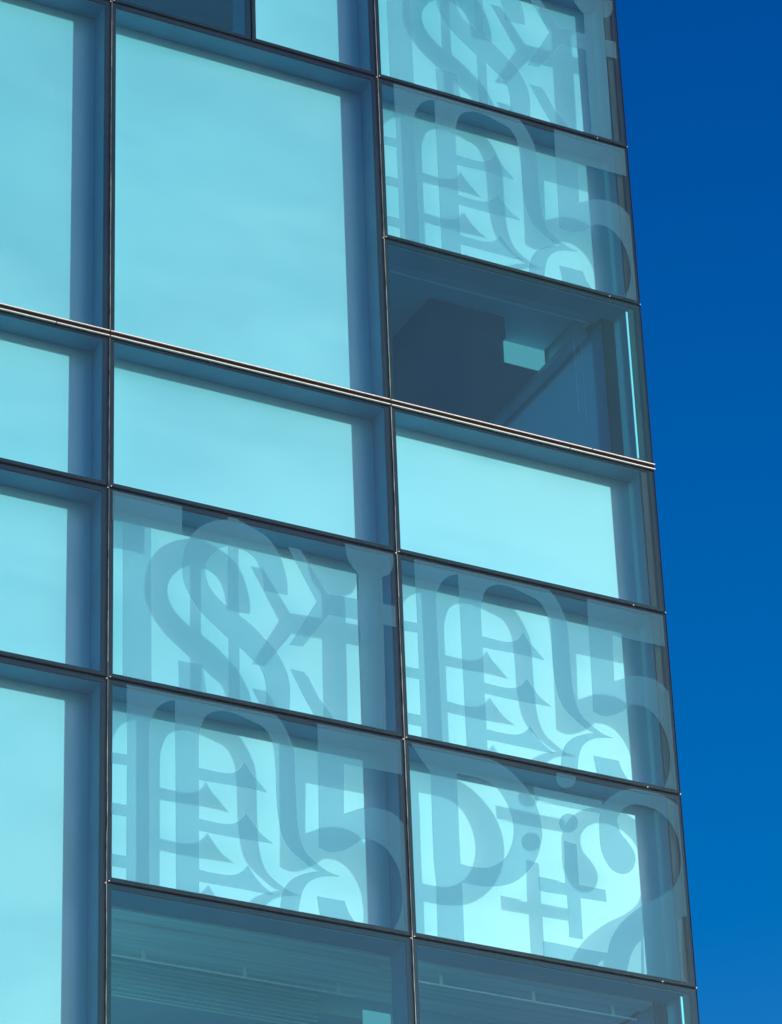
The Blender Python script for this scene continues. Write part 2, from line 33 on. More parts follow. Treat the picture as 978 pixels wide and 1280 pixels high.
 [(0.2932,0.3838),(0.2959,0.3838),(0.3,0.3835),(0.3042,0.3832),(0.3083,0.3829),(0.3124,0.3827),(0.3166,0.3824),(0.3208,0.3821),(0.3252,0.3818),(0.3296,0.3815),(0.3341,0.3811),(0.3387,0.3807),(0.3433,0.3803),(0.348,0.38),(0.3526,0.3798),(0.3572,0.3798),(0.3619,0.38),(0.3667,0.3803),(0.3715,0.3807),(0.3763,0.3812),(0.3809,0.3818),(0.3853,0.3826),(0.3894,0.3834),(0.393,0.3844),(0.3963,0.3853),(0.3993,0.3864),(0.4022,0.3876),(0.4051,0.389),(0.4079,0.3908),(0.4109,0.3928),(0.414,0.3952),(0.4171,0.3978),(0.4203,0.4006),(0.4234,0.4038),(0.4265,0.4072),(0.4296,0.411),(0.4326,0.4152),(0.4357,0.4199),(0.4387,0.4252),(0.4416,0.4308),(0.4446,0.4367),(0.4476,0.4427),(0.4505,0.4487),(0.4535,0.4544),(0.4535,0.4544),(0.4567,0.4481),(0.4598,0.4417),(0.4629,0.4354),(0.466,0.429),(0.4692,0.4226),(0.4724,0.4163),(0.4759,0.4099),(0.4793,0.4034),(0.4829,0.3967),(0.4865,0.39),(0.4902,0.3834),(0.4941,0.377),(0.4982,0.3708),(0.5025,0.365),(0.5071,0.3598),(0.5121,0.3549),(0.5173,0.3503),(0.5226,0.3459),(0.528,0.3416),(0.5333,0.3372),(0.5385,0.3327),(0.5385,0.3287),(0.5385,0.3287),(0.5325,0.3285),(0.5264,0.3283),(0.5204,0.3281),(0.5143,0.3279),(0.5083,0.3277),(0.5023,0.3275),(0.4962,0.3272),(0.4901,0.3269),(0.484,0.3265),(0.4779,0.3261),(0.4718,0.3257),(0.4657,0.3253),(0.4596,0.3249),(0.4534,0.3246),(0.4474,0.3243),(0.4415,0.324),(0.4356,0.3237),(0.4296,0.3234),(0.4235,0.3232),(0.4171,0.323),(0.4104,0.3228),(0.4034,0.3227),(0.3961,0.3227),(0.3886,0.3226),(0.3809,0.3226),(0.3731,0.3227),(0.365,0.3228),(0.3569,0.3229),(0.3486,0.323),(0.34,0.3232),(0.3312,0.3235),(0.3223,0.3238),(0.3134,0.324),(0.3045,0.3243),(0.2957,0.3246),(0.2931,0.3246)],
 [(0.2926,0.1338),(0.2952,0.1337),(0.2993,0.1332),(0.3034,0.1328),(0.3075,0.1323),(0.3116,0.1318),(0.3157,0.1313),(0.3199,0.1309),(0.3242,0.1306),(0.3286,0.1304),(0.333,0.1301),(0.3376,0.13),(0.3422,0.1298),(0.3468,0.1298),(0.3513,0.1298),(0.3559,0.1298),(0.3605,0.1299),(0.3651,0.1301),(0.3698,0.1302),(0.3745,0.1305),(0.379,0.1309),(0.3835,0.1314),(0.3878,0.1322),(0.3919,0.1332),(0.3958,0.1342),(0.3997,0.1354),(0.4034,0.1367),(0.4071,0.1384),(0.4108,0.1403),(0.4144,0.1426),(0.4181,0.1454),(0.4218,0.1485),(0.4254,0.1519),(0.429,0.1556),(0.4324,0.1594),(0.4356,0.1634),(0.4387,0.1674),(0.4414,0.1716),(0.4439,0.1759),(0.4462,0.1805),(0.4484,0.1851),(0.4506,0.1897),(0.4527,0.1943),(0.455,0.1989),(0.455,0.1989),(0.458,0.1924),(0.4609,0.1859),(0.4637,0.1793),(0.4666,0.1728),(0.4696,0.1664),(0.4728,0.16),(0.476,0.1539),(0.4795,0.1478),(0.4829,0.1418),(0.4865,0.1359),(0.4902,0.1301),(0.4941,0.1244),(0.4982,0.1189),(0.5025,0.1135),(0.507,0.1083),(0.5119,0.1034),(0.5169,0.0985),(0.5221,0.0938),(0.5273,0.0891),(0.5325,0.0844),(0.5376,0.0796),(0.5376,0.0757),(0.5376,0.0757),(0.5313,0.0755),(0.5249,0.0754),(0.5186,0.0753),(0.5123,0.0751),(0.506,0.075),(0.4997,0.075),(0.4935,0.075),(0.4874,0.075),(0.4813,0.0752),(0.4753,0.0754),(0.4693,0.0756),(0.4633,0.0758),(0.4573,0.076),(0.4512,0.0761),(0.4452,0.0761),(0.4394,0.0761),(0.4335,0.076),(0.4276,0.0759),(0.4216,0.0758),(0.4153,0.0757),(0.4086,0.0757),(0.4017,0.0756),(0.3945,0.0756),(0.387,0.0756),(0.3794,0.0756),(0.3716,0.0756),(0.3637,0.0756),(0.3556,0.0756),(0.3474,0.0756),(0.3389,0.0756),(0.3302,0.0756),(0.3214,0.0756),(0.3126,0.0756),(0.3037,0.0756),(0.295,0.0757),(0.2924,0.0757)],
]
HOOK_HOLE = [
 [(0.7891,0.8056),(0.9922,0.8081),(0.9943,0.5831),(0.9876,0.552),(0.9876,0.552),(0.985,0.5566),(0.9824,0.5614),(0.9799,0.5663),(0.9773,0.571),(0.9746,0.5756),(0.9717,0.58),(0.9685,0.584),(0.965,0.5877),(0.9613,0.5913),(0.9575,0.5946),(0.9534,0.5977),(0.9492,0.6005),(0.9449,0.603),(0.9405,0.6051),(0.936,0.6067),(0.9313,0.608),(0.9264,0.6088),(0.9214,0.6095),(0.9164,0.6098),(0.9114,0.6101),(0.9065,0.6102),(0.9016,0.6102),(0.8967,0.61),(0.8919,0.6097),(0.887,0.6091),(0.8821,0.6084),(0.8772,0.6073),(0.8723,0.606),(0.8673,0.6043),(0.8623,0.6023),(0.8573,0.6),(0.8523,0.5975),(0.8473,0.5949),(0.8425,0.5921),(0.8379,0.5893),(0.8335,0.5864),(0.8292,0.5832),(0.825,0.5798),(0.8209,0.5764),(0.8169,0.5731),(0.813,0.5699),(0.8092,0.5668),(0.8055,0.5641),(0.802,0.5614),(0.7986,0.5589),(0.7953,0.5565),(0.7919,0.554),(0.7886,0.5516),(0.7852,0.5491),(0.7835,0.5486)],
]
DAGGER_SOLID = [
 [(0.0099,1.006),(0.0291,0.9599),(0.0859,0.8462),(0.0835,0.6525),(0.0827,0.4026),(0.0881,0.2748),(0.0834,-0.08),(0.177,-0.0866),(0.1797,0.3148),(0.1797,0.3148),(0.1844,0.3146),(0.189,0.3143),(0.1936,0.314),(0.1982,0.3138),(0.203,0.3136),(0.2079,0.3134),(0.213,0.3134),(0.2184,0.3135),(0.2241,0.3136),(0.2299,0.3138),(0.2359,0.3141),(0.2418,0.3145),(0.2477,0.315),(0.2534,0.3156),(0.259,0.3164),(0.2646,0.3173),(0.2701,0.3184),(0.2755,0.3195),(0.2809,0.3208),(0.2861,0.3222),(0.2912,0.3236),(0.2961,0.3251),(0.3007,0.3266),(0.3053,0.3282),(0.3097,0.33),(0.3142,0.3319),(0.3188,0.3341),(0.3235,0.3367),(0.3285,0.3394),(0.3335,0.3423),(0.3386,0.3454),(0.3437,0.3489),(0.3489,0.3526),(0.3541,0.3567),(0.3593,0.3613),(0.3646,0.3664),(0.3698,0.3719),(0.3751,0.3778),(0.3804,0.384),(0.3857,0.3905),(0.3909,0.3974),(0.3961,0.4044),(0.4012,0.4118),(0.4064,0.4194),(0.4115,0.4273),(0.4166,0.4356),(0.4215,0.4441),(0.4263,0.4529),(0.4308,0.462),(0.4351,0.4715),(0.4394,0.4814),(0.4434,0.4916),(0.4473,0.502),(0.451,0.5127),(0.4544,0.5235),(0.4576,0.5343),(0.4604,0.5453),(0.4629,0.5565),(0.4651,0.5679),(0.4671,0.5794),(0.4691,0.5909),(0.4711,0.6025),(0.4732,0.6139),(0.4762,0.6382),(0.4761,0.6477),(0.476,0.6573),(0.476,0.667),(0.476,0.6766),(0.4758,0.6861),(0.4754,0.6957),(0.4748,0.7051),(0.4739,0.7145),(0.4729,0.7239),(0.4717,0.7332),(0.4703,0.7425),(0.4687,0.7517),(0.467,0.7609),(0.465,0.7701),(0.4628,0.7792),(0.4604,0.7883),(0.4579,0.7974),(0.4551,0.8064),(0.4521,0.8153),(0.449,0.824),(0.4455,0.8326),(0.4419,0.8409),(0.4379,0.8492),(0.4338,0.8573),(0.4294,0.8652),(0.4249,0.873),(0.4203,0.8806),(0.4156,0.888),(0.4107,0.8953),(0.4056,0.9026),(0.4004,0.9097),(0.395,0.9165),(0.3897,0.9231),(0.3844,0.9293),(0.3793,0.935),(0.3743,0.9402),(0.3695,0.945),(0.3648,0.9494),(0.36,0.9535),(0.3552,0.9573),(0.3502,0.961),(0.345,0.9646),(0.3399,0.9679),(0.3351,0.9709),(0.3302,0.9737),(0.325,0.9763),(0.3192,0.9789),(0.3124,0.9817),(0.3044,0.9846),(0.2948,0.9878),(0.284,0.9911),(0.2721,0.9944),(0.2597,0.9979),(0.247,1.0013),(0.2345,1.0047),(0.2224,1.0081),(0.1051,1.0341)],
 [(0.6134,0.9769),(0.6117,0.9639),(0.6081,0.9511),(0.6028,0.939),(0.596,0.9285),(0.5882,0.9199),(0.5797,0.9139),(0.571,0.9106),(0.5626,0.9104),(0.5549,0.9131),(0.5484,0.9187),(0.5434,0.9269),(0.5401,0.9371),(0.5387,0.949),(0.5394,0.9617),(0.542,0.9747),(0.5465,0.9873),(0.5525,0.9987),(0.5599,1.0084),(0.5681,1.0158),(0.5768,1.0205),(0.5854,1.0223),(0.5935,1.021),(0.6007,1.0168),(0.6066,1.0098),(0.6108,1.0005),(0.6131,0.9893)],
 [(0.6098,0.7388),(0.6082,0.7269),(0.6049,0.7151),(0.5999,0.704),(0.5936,0.6944),(0.5864,0.6865),(0.5785,0.681),(0.5705,0.678),(0.5627,0.6778),(0.5555,0.6804),(0.5495,0.6855),(0.5448,0.693),(0.5417,0.7025),(0.5405,0.7134),(0.5411,0.7251),(0.5435,0.737),(0.5477,0.7486),(0.5533,0.759),(0.5601,0.7679),(0.5678,0.7747),(0.5758,0.779),(0.5838,0.7806),(0.5913,0.7794),(0.598,0.7755),(0.6034,0.7691),(0.6073,0.7605),(0.6095,0.7503)],
 [(0.4539,0.8846),(0.5488,0.8837),(0.5911,0.8825),(0.7031,0.8822),(0.7003,0.8139),(0.5873,0.8105),(0.4689,0.8106),(0.5335,0.8169),(0.4554,0.8166)],
 [(0.5542,0.632),(0.599,0.6228),(0.5991,0.4843),(0.5989,0.4164),(0.6948,0.4156),(0.6947,0.3538),(0.6005,0.3493),(0.601,0.338),(0.5998,0.1384),(0.5506,0.1364),(0.5521,0.3492),(0.4747,0.3459),(0.4543,0.3474),(0.4537,0.4188),(0.5352,0.4166),(0.5127,0.4083),(0.549,0.4117),(0.5504,0.5039)],
 [(0.4551,0.0934),(0.5183,0.0935),(0.577,0.0904),(0.6959,0.0918),(0.6957,-0.0483),(0.453,-0.0888),(0.4538,-0.0126)],
 [(0.6977,0.8404),(0.6963,0.8315),(0.6949,0.8226),(0.6935,0.8137),(0.6921,0.8047),(0.6908,0.7959),(0.6897,0.787),(0.6887,0.7783),(0.688,0.7698),(0.6875,0.7617),(0.6871,0.7537),(0.6869,0.7456),(0.6867,0.7371),(0.6866,0.7281),(0.6865,0.7183),(0.6863,0.7073),(0.686,0.6954),(0.6858,0.6828),(0.6856,0.67),(0.6857,0.6573),(0.6861,0.6452),(0.6869,0.6341),(0.6881,0.6239),(0.6896,0.6141),(0.6913,0.6047),(0.6933,0.5958),(0.6956,0.5872),(0.6982,0.579),(0.7009,0.571),(0.704,0.5631),(0.7073,0.5553),(0.7109,0.5477),(0.7147,0.5406),(0.7188,0.5342),(0.7231,0.5287),(0.7276,0.5242),(0.7325,0.5208),(0.7378,0.5183),(0.7434,0.5166),(0.7491,0.5157),(0.7548,0.5155),(0.7603,0.5161),(0.7655,0.5173),(0.7704,0.5193),(0.7753,0.5221),(0.7801,0.5257),(0.7847,0.53),(0.7891,0.5348),(0.7931,0.5402),(0.7967,0.546),(0.8,0.5525),(0.8031,0.56),(0.8059,0.568),(0.8083,0.5765),(0.8104,0.5849),(0.812,0.5931),(0.8131,0.6007),(0.8138,0.6078),(0.8139,0.6147),(0.8136,0.6214),(0.8129,0.628),(0.8119,0.6344),(0.8106,0.6409),(0.809,0.6474),(0.807,0.654),(0.8045,0.6607),(0.8017,0.6674),(0.7987,0.674),(0.7955,0.6804),(0.7923,0.6866),(0.7892,0.6924),(0.7861,0.6977),(0.7828,0.7026),(0.7794,0.7072),(0.7761,0.7116),(0.7729,0.7161),(0.77,0.7209),(0.7676,0.726),(0.7655,0.7316),(0.7637,0.7374),(0.7621,0.7435),(0.7608,0.7497),(0.7598,0.7559),(0.7589,0.7622),(0.7582,0.7683),(0.7577,0.7744),(0.7573,0.7804),(0.7571,0.7864),(0.7572,0.7925),(0.7576,0.7986),(0.7584,0.8049),(0.7597,0.8112),(0.7614,0.8179),(0.7637,0.825),(0.7664,0.8322),(0.7694,0.8394),(0.7726,0.8464),(0.7759,0.8528),(0.7792,0.8587),(0.7826,0.8638),(0.7862,0.8685),(0.79,0.8728),(0.7939,0.8767),(0.7979,0.8804),(0.8019,0.8837),(0.8061,0.8869),(0.8102,0.8898),(0.8143,0.8925),(0.8184,0.895),(0.8227,0.8971),(0.8272,0.899),(0.8319,0.9005),(0.8369,0.9017),(0.8424,0.9027),(0.8482,0.9033),(0.8543,0.9037),(0.8606,0.9037),(0.8668,0.9035),(0.873,0.9028),(0.8788,0.9018),(0.8845,0.9003),(0.8902,0.8985),(0.8957,0.8963),(0.9012,0.8937),(0.9065,0.8909),(0.9117,0.8877),(0.9167,0.8843),(0.9215,0.8805),(0.9263,0.8764),(0.9309,0.8719),(0.9354,0.8672),(0.9397,0.8623),(0.9437,0.8572),(0.9475,0.852),(0.951,0.8467),(0.9541,0.8414),(0.9571,0.8359),(0.9599,0.8302),(0.9625,0.8241),(0.965,0.8176),(0.9674,0.8107),(0.9698,0.8033),(0.9721,0.7956),(0.9743,0.7876),(0.9764,0.7791),(0.9782,0.7702),(0.9799,0.7608),(0.9812,0.7508),(0.9824,0.7402),(0.9833,0.729),(0.984,0.7172),(0.9845,0.7051),(0.9847,0.6926),(0.9847,0.6799),(0.9844,0.6672),(0.9837,0.6542),(0.9825,0.6408),(0.9811,0.6272),(0.9795,0.6135),(0.9779,0.5996),(0.9762,0.5858),(0.9748,0.5721),(0.9699,0.5625),(0.9673,0.5543),(0.965,0.5461),(0.9628,0.5379),(0.9604,0.5297),(0.9577,0.5215),(0.9542,0.513),(0.9499,0.5044),(0.9446,0.4956),(0.9387,0.4866),(0.9321,0.4774),(0.925,0.4681),(0.9174,0.4588),(0.9095,0.4496),(0.9012,0.4404),(0.8925,0.4315),(0.8831,0.4229),(0.8732,0.4144),(0.863,0.4057),(0.8527,0.3967),(0.8425,0.3872),(0.8324,0.3769),(0.8223,0.3658),(0.8118,0.3539),(0.8013,0.3415),(0.7909,0.3287),(0.7808,0.3159),(0.7713,0.3031),(0.7626,0.2906),(0.7546,0.2781),(0.747,0.2655),(0.74,0.2529),(0.7335,0.2404),(0.7274,0.2281),(0.7218,0.2162),(0.7166,0.2048),(0.712,0.1941),(0.7079,0.1841),(0.7043,0.1746),(0.7012,0.1652),(0.6984,0.1557),(0.6958,0.1459),(0.6933,0.1354),(0.6911,0.1242),(0.6892,0.1125),(0.6877,0.1006),(0.6863,0.0884),(0.6851,0.0762),(0.6841,0.0641),(0.6832,0.0522),(0.6824,0.0406),(0.6819,0.029),(0.6816,0.0175),(0.6814,0.006),(0.6812,-0.0054),(0.681,-0.0169),(0.6807,-0.0283),(0.7526,-0.057),(0.753,0.0228),(0.755,0.0326),(0.757,0.0425),(0.7589,0.0524),(0.7609,0.0622),(0.763,0.072),(0.7652,0.0815),(0.7676,0.0909),(0.7703,0.1001),(0.7731,0.1093),(0.776,0.1184),(0.7791,0.1273),(0.7822,0.1358),(0.7855,0.1439),(0.7888,0.1514),(0.7922,0.158),(0.7955,0.1639),(0.7989,0.1692),(0.8024,0.1743),(0.8062,0.1794),(0.8102,0.1848),(0.8146,0.1907),(0.8193,0.1971),(0.8242,0.2037),(0.8294,0.2105),(0.8349,0.2175),(0.8406,0.2246),(0.8465,0.2319),(0.8527,0.2392),(0.8592,0.2467),(0.8659,0.2544),(0.8728,0.2623),(0.88,0.2702),(0.8875,0.2782),(0.8952,0.286),(0.9031,0.2937),(0.9113,0.3012),(0.9197,0.3088),(0.9284,0.3163),(0.9373,0.3237),(0.9464,0.331),(0.9557,0.3381),(0.9653,0.345),(0.9753,0.3516),(0.9856,0.3579),(0.9962,0.3641),(1.0069,0.3701),(1.0177,0.3761),(1.0285,0.3821),(1.0391,0.3882),(1.0768,0.4191),(1.0681,0.7856),(1.0524,0.9765),(1.0069,0.929),(1.0044,0.9307),(1.0021,0.9323),(0.9998,0.934),(0.9974,0.9357),(0.995,0.9374),(0.9924,0.9393),(0.9896,0.9413),(0.9868,0.9433),(0.9838,0.9455),(0.9808,0.9478),(0.9777,0.9501),(0.9743,0.9526),(0.9706,0.9552),(0.9667,0.9579),(0.9624,0.961),(0.9577,0.9644),(0.9527,0.968),(0.9476,0.9716),(0.9424,0.9751),(0.9372,0.9782),(0.9321,0.9808),(0.9272,0.9829),(0.9224,0.9846),(0.9176,0.9861),(0.9127,0.9873),(0.9077,0.9882),(0.9023,0.989),(0.8966,0.9895),(0.8903,0.9899),(0.8834,0.9901),(0.8762,0.99),(0.8689,0.9897),(0.8617,0.9892),(0.8548,0.9886),(0.8484,0.9877),(0.8425,0.9867),(0.837,0.9855),(0.8318,0.9841),(0.8268,0.9824),(0.8218,0.9806),(0.8168,0.9785),(0.8116,0.9762),(0.8062,0.9736),(0.8008,0.9708),(0.7953,0.9678),(0.7899,0.9645),(0.7845,0.961),(0.7793,0.9573),(0.7742,0.9534),(0.7693,0.9492),(0.7645,0.9448),(0.7599,0.9401),(0.7553,0.9352),(0.7508,0.9302),(0.7465,0.9252),(0.7423,0.9201),(0.7382,0.9149),(0.7342,0.9095),(0.7303,0.9041),(0.7265,0.8986),(0.7229,0.893),(0.7194,0.8873),(0.7162,0.8817),(0.7131,0.8759),(0.7103,0.8701),(0.7077,0.8642),(0.7052,0.8582),(0.7027,0.8523),(0.7002,0.8463),(0.6977,0.8404)],
 [(0.8134,0.2001),(0.7995,-0.0446),(1.0034,-0.0227),(0.9584,0.0293),(0.9605,0.1748),(0.967,0.352),(0.879,0.283)],
]
DAGGER_HOLE = [
 [(0.1778,0.8729),(0.1778,0.8729),(0.1834,0.873),(0.1889,0.8731),(0.1943,0.8732),(0.1998,0.8732),(0.2054,0.8733),(0.2112,0.8733),(0.2172,0.8733),(0.2236,0.8734),(0.2304,0.8736),(0.2374,0.8739),(0.2444,0.874),(0.2513,0.8739),(0.258,0.8734),(0.2643,0.8724),(0.2703,0.8709),(0.2761,0.8689),(0.2817,0.8666),(0.2872,0.8641),(0.2923,0.8612),(0.2973,0.8582),(0.3019,0.8551),(0.3062,0.8519),(0.3102,0.8487),(0.3139,0.8452),(0.3173,0.8416),(0.3207,0.8376),(0.324,0.8332),(0.3273,0.8283),(0.3306,0.823),(0.3339,0.8172),(0.3371,0.8111),(0.3402,0.8046),(0.3432,0.7978),(0.3461,0.7908),(0.3489,0.7835),(0.3516,0.7759),(0.3542,0.7679),(0.3567,0.7595),(0.3591,0.751),(0.3613,0.7423),(0.3633,0.7334),(0.3651,0.7246),(0.3668,0.7155),(0.3682,0.7062),(0.3695,0.6967),(0.3707,0.6872),(0.3716,0.6777),(0.3723,0.6683),(0.3728,0.6593),(0.373,0.6504),(0.373,0.6418),(0.3728,0.6332),(0.3724,0.6248),(0.3718,0.6164),(0.371,0.6081),(0.3701,0.5998),(0.369,0.5914),(0.3677,0.5831),(0.3663,0.5749),(0.3647,0.5667),(0.3629,0.5585),(0.3609,0.5504),(0.3587,0.5423),(0.3564,0.5341),(0.3538,0.5257),(0.3511,0.5174),(0.3481,0.5092),(0.3451,0.5013),(0.342,0.4937),(0.3388,0.4868),(0.3356,0.4804),(0.3323,0.4745),(0.3289,0.469),(0.3254,0.4639),(0.3218,0.4589),(0.318,0.454),(0.3139,0.4492),(0.3096,0.4442),(0.3051,0.4393),(0.3004,0.4345),(0.2955,0.4299),(0.2906,0.4256),(0.2857,0.4217),(0.2807,0.4184),(0.2758,0.4157),(0.2708,0.4135),(0.2658,0.4117),(0.2607,0.4103),(0.2556,0.4091),(0.2506,0.408),(0.2456,0.407),(0.2406,0.406),(0.2355,0.4053),(0.2305,0.4047),(0.2255,0.4043),(0.2206,0.404),(0.2156,0.4038),(0.2108,0.4038),(0.2059,0.404),(0.2011,0.4044),(0.1964,0.405),(0.1916,0.4057),(0.1869,0.4064),(0.1822,0.4071),(0.1774,0.4077),(0.1775,0.5954),(0.1791,0.7643)],
]
import bpy, math, random
from mathutils import Vector, Matrix
from mathutils.geometry import delaunay_2d_cdt
random.seed(7)
sc = bpy.context.scene
col = sc.collection
R = math.radians

# ------------------------------------------------------------ sizes (metres)
MW = 3.0                                    # facade module width
ZL = [6.06, 4.039, 1.998, 0.0, -1.699, -3.712, -5.740, -7.75]   # joint levels, top to bottom
CAVITY = 0.27                               # depth from glass to the white board behind
GROUND_Z = -21.42

# ------------------------------------------------------------ materials
def new_mat(name):
    m = bpy.data.materials.new(name); m.use_nodes = True
    nt = m.node_tree; nt.nodes.clear()
    out = nt.nodes.new('ShaderNodeOutputMaterial')
    return m, nt, out

def principled(name, base, rough=.5, metal=0., noise=0., scale=3., bump=0., bscale=40., stretch=None, spec=.5):
    m, nt, out = new_mat(name)
    p = nt.nodes.new('ShaderNodeBsdfPrincipled')
    p.inputs['Base Color'].default_value = (*base, 1)
    p.inputs['Roughness'].default_value = rough
    p.inputs['Metallic'].default_value = metal
    p.inputs['Specular IOR Level'].default_value = spec
    nt.links.new(p.outputs[0], out.inputs[0])
    tc = nt.nodes.new('ShaderNodeTexCoord')
    mp = nt.nodes.new('ShaderNodeMapping')
    if stretch: mp.inputs['Scale'].default_value = stretch
    nt.links.new(tc.outputs['Object'], mp.inputs[0])
    if noise:
        n = nt.nodes.new('ShaderNodeTexNoise'); n.inputs['Scale'].default_value = scale
        n.inputs['Detail'].default_value = 5
        nt.links.new(mp.outputs[0], n.inputs['Vector'])
        mr = nt.nodes.new('ShaderNodeMapRange')
        mr.inputs[1].default_value = .3; mr.inputs[2].default_value = .7
        mr.inputs[3].default_value = 1 - noise; mr.inputs[4].default_value = 1 + noise
        nt.links.new(n.outputs[0], mr.inputs[0])
        mx = nt.nodes.new('ShaderNodeMix'); mx.data_type = 'RGBA'; mx.blend_type = 'MULTIPLY'
        mx.inputs[0].default_value = 1; mx.inputs[6].default_value = (*base, 1)
        nt.links.new(mr.outputs[0], mx.inputs[7])
        nt.links.new(mx.outputs[2], p.inputs['Base Color'])
    if bump:
        n = nt.nodes.new('ShaderNodeTexNoise'); n.inputs['Scale'].default_value = bscale
        nt.links.new(mp.outputs[0], n.inputs['Vector'])
        b = nt.nodes.new('ShaderNodeBump'); b.inputs['Strength'].default_value = bump
        nt.links.new(n.outputs[0], b.inputs['Height']); nt.links.new(b.outputs[0], p.inputs['Normal'])
    return m

def glass_mat(name, tint, refl, rough=0.0, dirt=.0):
    """thin float glass: tinted see-through plus a Schlick mirror, the same from both faces"""
    m, nt, out = new_mat(name)
    tr = nt.nodes.new('ShaderNodeBsdfTransparent'); tr.inputs[0].default_value = (*tint, 1)
    gl = nt.nodes.new('ShaderNodeBsdfGlossy'); gl.inputs['Roughness'].default_value = rough
    gl.inputs[0].default_value = (.42, .86, 1, 1)     # solar coating gives a blue mirror
    lw = nt.nodes.new('ShaderNodeLayerWeight'); lw.inputs[0].default_value = .5
    pw = nt.nodes.new('ShaderNodeMath'); pw.operation = 'POWER'; pw.inputs[1].default_value = 5
    ma = nt.nodes.new('ShaderNodeMath'); ma.operation = 'MULTIPLY_ADD'
    ma.inputs[1].default_value = 1 - refl; ma.inputs[2].default_value = refl
    nt.links.new(lw.outputs['Facing'], pw.inputs[0]); nt.links.new(pw.outputs[0], ma.inputs[0])
    mx = nt.nodes.new('ShaderNodeMixShader')
    nt.links.new(ma.outputs[0], mx.inputs[0]); nt.links.new(tr.outputs[0], mx.inputs[1]); nt.links.new(gl.outputs[0], mx.inputs[2])
    # faint film of dust on the outside
    df = nt.nodes.new('ShaderNodeBsdfDiffuse'); df.inputs[0].default_value = (.55, .62, .66, 1)
    tc = nt.nodes.new('ShaderNodeTexCoord'); n = nt.nodes.new('ShaderNodeTexNoise')
    n.inputs['Scale'].default_value = 1.3; n.inputs['Detail'].default_value = 6; n.inputs['Roughness'].default_value = .6
    mp = nt.nodes.new('ShaderNodeMapping'); mp.inputs['Scale'].default_value = (2.2, 2.2, .55)
    nt.links.new(tc.outputs['Object'], mp.inputs[0]); nt.links.new(mp.outputs[0], n.inputs['Vector'])
    mr = nt.nodes.new('ShaderNodeMapRange'); mr.inputs[1].default_value = .35; mr.inputs[2].default_value = .75
    mr.inputs[3].default_value = dirt * .3; mr.inputs[4].default_value = dirt
    nt.links.new(n.outputs[0], mr.inputs[0])
    m2 = nt.nodes.new('ShaderNodeMixShader')
    nt.links.new(mr.outputs[0], m2.inputs[0]); nt.links.new(mx.outputs[0], m2.inputs[1]); nt.links.new(df.outputs[0], m2.inputs[2])
    nt.links.new(m2.outputs[0], out.inputs[0])
    return m

def veil_mat(name, tint, solid, color, translucent=.5):
    """printed frit or cloth: part see-through, part scattering"""
    m, nt, out = new_mat(name)
    tr = nt.nodes.new('ShaderNodeBsdfTransparent'); tr.inputs[0].default_value = (*tint, 1)
    df = nt.nodes.new('ShaderNodeBsdfDiffuse'); df.inputs[0].default_value = (*color, 1)
    tl = nt.nodes.new('ShaderNodeBsdfTranslucent'); tl.inputs[0].default_value = (*color, 1)
    a = nt.nodes.new('ShaderNodeMixShader'); a.inputs[0].default_value = translucent
    nt.links.new(df.outputs[0], a.inputs[1]); nt.links.new(tl.outputs[0], a.inputs[2])
    b = nt.nodes.new('ShaderNodeMixShader'); b.inputs[0].default_value = solid
    nt.links.new(tr.outputs[0], b.inputs[1]); nt.links.new(a.outputs[0], b.inputs[2])
    nt.links.new(b.outputs[0], out.inputs[0])
    return m

def glow_mat(name, color, strength):
    m, nt, out = new_mat(name)
    e = nt.nodes.new('ShaderNodeEmission'); e.inputs[0].default_value = (*color, 1); e.inputs[1].default_value = strength
    nt.links.new(e.outputs[0], out.inputs[0]); return m

def board_mat():
    """satin back-painted board; mottled tone and sheen imitate reflected clouds"""
    m = principled('satin_board', (.225, .625, .665), .36, noise=.07, scale=.45, bump=.03, bscale=60, spec=1.0)  # broad colour noise mimics clouds mirrored in the panes
    nt = m.node_tree; p = [n for n in nt.nodes if n.type == 'BSDF_PRINCIPLED'][0]
    p.inputs['IOR'].default_value = 1.75
    tc = nt.nodes.new('ShaderNodeTexCoord'); mp = nt.nodes.new('ShaderNodeMapping')
    mp.inputs['Rotation'].default_value = (0, R(-38), 0); mp.inputs['Scale'].default_value = (.5, 1, 1.3)
    n = nt.nodes.new('ShaderNodeTexNoise'); n.inputs['Scale'].default_value = .8; n.inputs['Detail'].default_value = 5
    n.inputs['Distortion'].default_value = .5
    mr = nt.nodes.new('ShaderNodeMapRange'); mr.inputs[1].default_value = .35; mr.inputs[2].default_value = .65
    mr.inputs[3].default_value = .31; mr.inputs[4].default_value = .43
    nt.links.new(tc.outputs['Object'], mp.inputs[0]); nt.links.new(mp.outputs[0], n.inputs['Vector'])
    nt.links.new(n.outputs[0], mr.inputs[0]); nt.links.new(mr.outputs[0], p.inputs['Roughness'])
    return m

